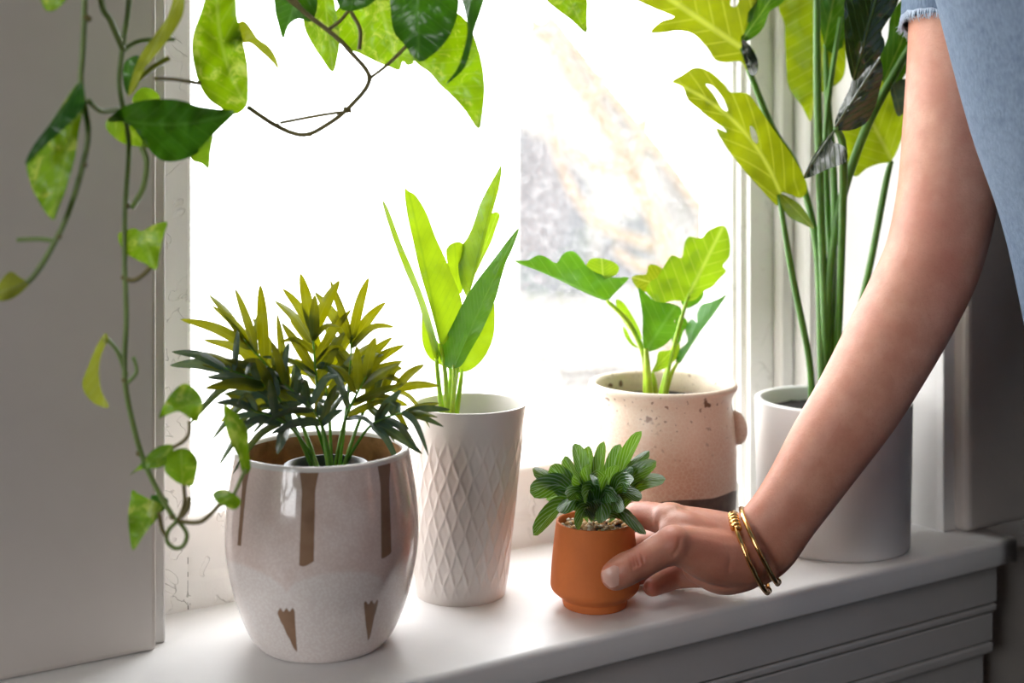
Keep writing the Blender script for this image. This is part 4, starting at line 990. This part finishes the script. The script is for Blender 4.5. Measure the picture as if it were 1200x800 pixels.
# denim top: body panel and the short sleeve with its frayed hem
V, F, n = torso(0, vmin=-200, vmax=920, seg=96, wob=.003); shirt = link('denim_top', V, F, M['denim'], per)
SLV = [(1119, 34, .8555, 60, 1.15), (1121, 10, .857, 61.5, 1.15), (1126, -40, .859, 64, 1.15), (1140, -110, .858, 72, 1.15), (1195, -200, .835, 88, 1.15), (1290, -235, .79, 90, 1.1)]
V, F = limb(SLV, seg=72, sub=5); F = F[:-2]
for j in range(72):    # uneven hem
    V[j] = V[j]-UP*(.0022*noise.noise(Vector((j*.35, 0, 4))))+UP*(.004*math.cos(2*PI*j/72))
sl = link('sleeve', V, F, M['denim'], per)
SL2 = [(1386, 110, .570, 124, 1.0), (1376, 40, .574, 128, 1.0), (1352, -90, .592, 138, 1.0), (1330, -190, .625, 120, 1.0), (1310, -225, .68, 70, 1.0)]
V2_, F2_ = limb(SL2, seg=48, sub=5); link('sleeve', V2_, F2_[:-2], M['denim'], per)
hv_, hf_ = [], []
for j in range(0, 72*5):
    f_ = j/5; i0 = int(f_) % 72; p = V[i0].lerp(V[(i0+1) % 72], f_-int(f_))
    c = sum((V[x] for x in range(72)), Vector())/72; rad_ = (p-c).normalized()
    q1 = p-UP*random.uniform(.001, .0035)+Vector((random.uniform(-1, 1), random.uniform(-1, 1), 0))*.0012+rad_*.0006
    q2 = q1-UP*random.uniform(.0005, .0035)+Vector((random.uniform(-1, 1), random.uniform(-1, 1), 0))*.0018
    v_, ff = tubegeo([p+rad_*.0003+UP*.002, q1, q2], [.00028, .00024, .00012], 4, True, 1); b0 = len(hv_); hv_ += v_; hf_ += [tuple(i+b0 for i in x) for x in ff]
hem = link('frayed_hem', hv_, hf_, M['thread'], sl); hem['kind'] = 'stuff'
V, F = [], []
for s in (-1, 1):
    lg = Vector((hip.x, hip.y, 0))+FW*(.072*s)
    v_, ff = tubegeo([lg+UP*(hip.z+.16), lg+UP*hip.z, lg+UP*.45, lg+UP*.09], [.10, .10, .075, .065], 24, False, 4); b0 = len(V); V += v_; F += [tuple(i+b0 for i in x) for x in ff]
link('trousers', V, F, M['trous'], per)
# thumb nail
nc = P(718.0, 677.3, .7604); nx = (P(731, 670, .7600)-P(715, 678.5, .7612)).normalized(); ny = FW.cross(nx).normalized()
V, F = [], []
for i in range(9):
    for j in range(9):
        a, b = -1+i/4, -1+j/4
        e = math.sqrt(max(0, 1-(a if a < 0 else a*.85)**4)); y = b*e
        V.append(nc+nx*(.0062*a)+ny*(.0060*y)+FW*(.0021*y*y+.0014*a*a*(1.6 if a < 0 else 1)))
for i in range(8):
    for j in range(8): F.append((i*9+j, i*9+j+1, (i+1)*9+j+1, (i+1)*9+j))
link('thumbnail', V, F, M['nail'], per)

# ------------------------------------------------------------------ two gold bangles on the wrist
def bangle(top, bot, d, bulge, depth, label, coil):
    a, b = P(*top, d), P(*bot, d); c = (a+b)/2; e1 = (b-a)/2; pw = e1.normalized().cross(FW)
    if pw.dot(RT) > 0: pw = -pw
    e2 = -FW*depth+pw*bulge
    ob = thing('bangle', label, 'bangle', c)
    N = 72; V, F = [], []; pts = [c+e1*math.cos(t)+e2*math.sin(t) for t in [2*PI*i/N for i in range(N)]]
    for i, p in enumerate(pts):
        T = (pts[(i+1) % N]-pts[i-1]).normalized(); o_ = (p-c).normalized(); bn = T.cross(o_).normalized(); o_ = bn.cross(T)
        for j in range(10):
            an = 2*PI*j/10; V.append(p+(o_*math.cos(an)+bn*math.sin(an))*.0016)
    for i in range(N):
        for j in range(10):
            i2 = (i+1) % N; F.append((i*10+j, i*10+(j+1) % 10, i2*10+(j+1) % 10, i2*10+j))
    link('hoop', V, F, M['gold'], ob)
    if coil:
        V, F = [], []
        cp = []
        for s in range(121):
            t = PI*(.80+.17*s/120); p = c+e1*math.cos(t)+e2*math.sin(t); T = (-e1*math.sin(t)+e2*math.cos(t)).normalized()
            o_ = (p-c).normalized(); bn = T.cross(o_).normalized(); o_ = bn.cross(T); an = 2*PI*5*s/120
            cp.append(p+(o_*math.cos(an)+bn*math.sin(an))*.0024)
        link('wrapped_coil', *tubegeo(cp, [.0012]*121, 8, True, 1), M['gold'], ob)
    t = PI*.03; p = c+e1*math.cos(t)+e2*math.sin(t)
    link('end_bead', [p+q*.0024 for q in iv2], jf2, M['gold'], ob)
    V, F = [], []
    pt = [c+(e1*math.cos(x)+e2*math.sin(x))*1.0 for x in [PI*(.06+.10*i/8) for i in range(9)]]
    link('end_shade', *tubegeo(pt, [.0018]*9, 10, True, 1), M['goldk'], ob)  # dark stretch of the hoop: painted shadow reflection
ico = bmesh.new(); bmesh.ops.create_icosphere(ico, subdivisions=3, radius=1); ico.verts.index_update()
iv2 = [q.co.copy() for q in ico.verts]; jf2 = [tuple(x.index for x in q.verts) for q in ico.faces]; ico.free()
bangle((859, 603), (900, 690), .803, .0042, .0245, 'thin gold bangle with a wrapped coil nearest the hand', True)
bangle((869, 598), (911, 680), .805, .0028, .0245, 'plain thin gold bangle higher up the forearm without a coil', False)
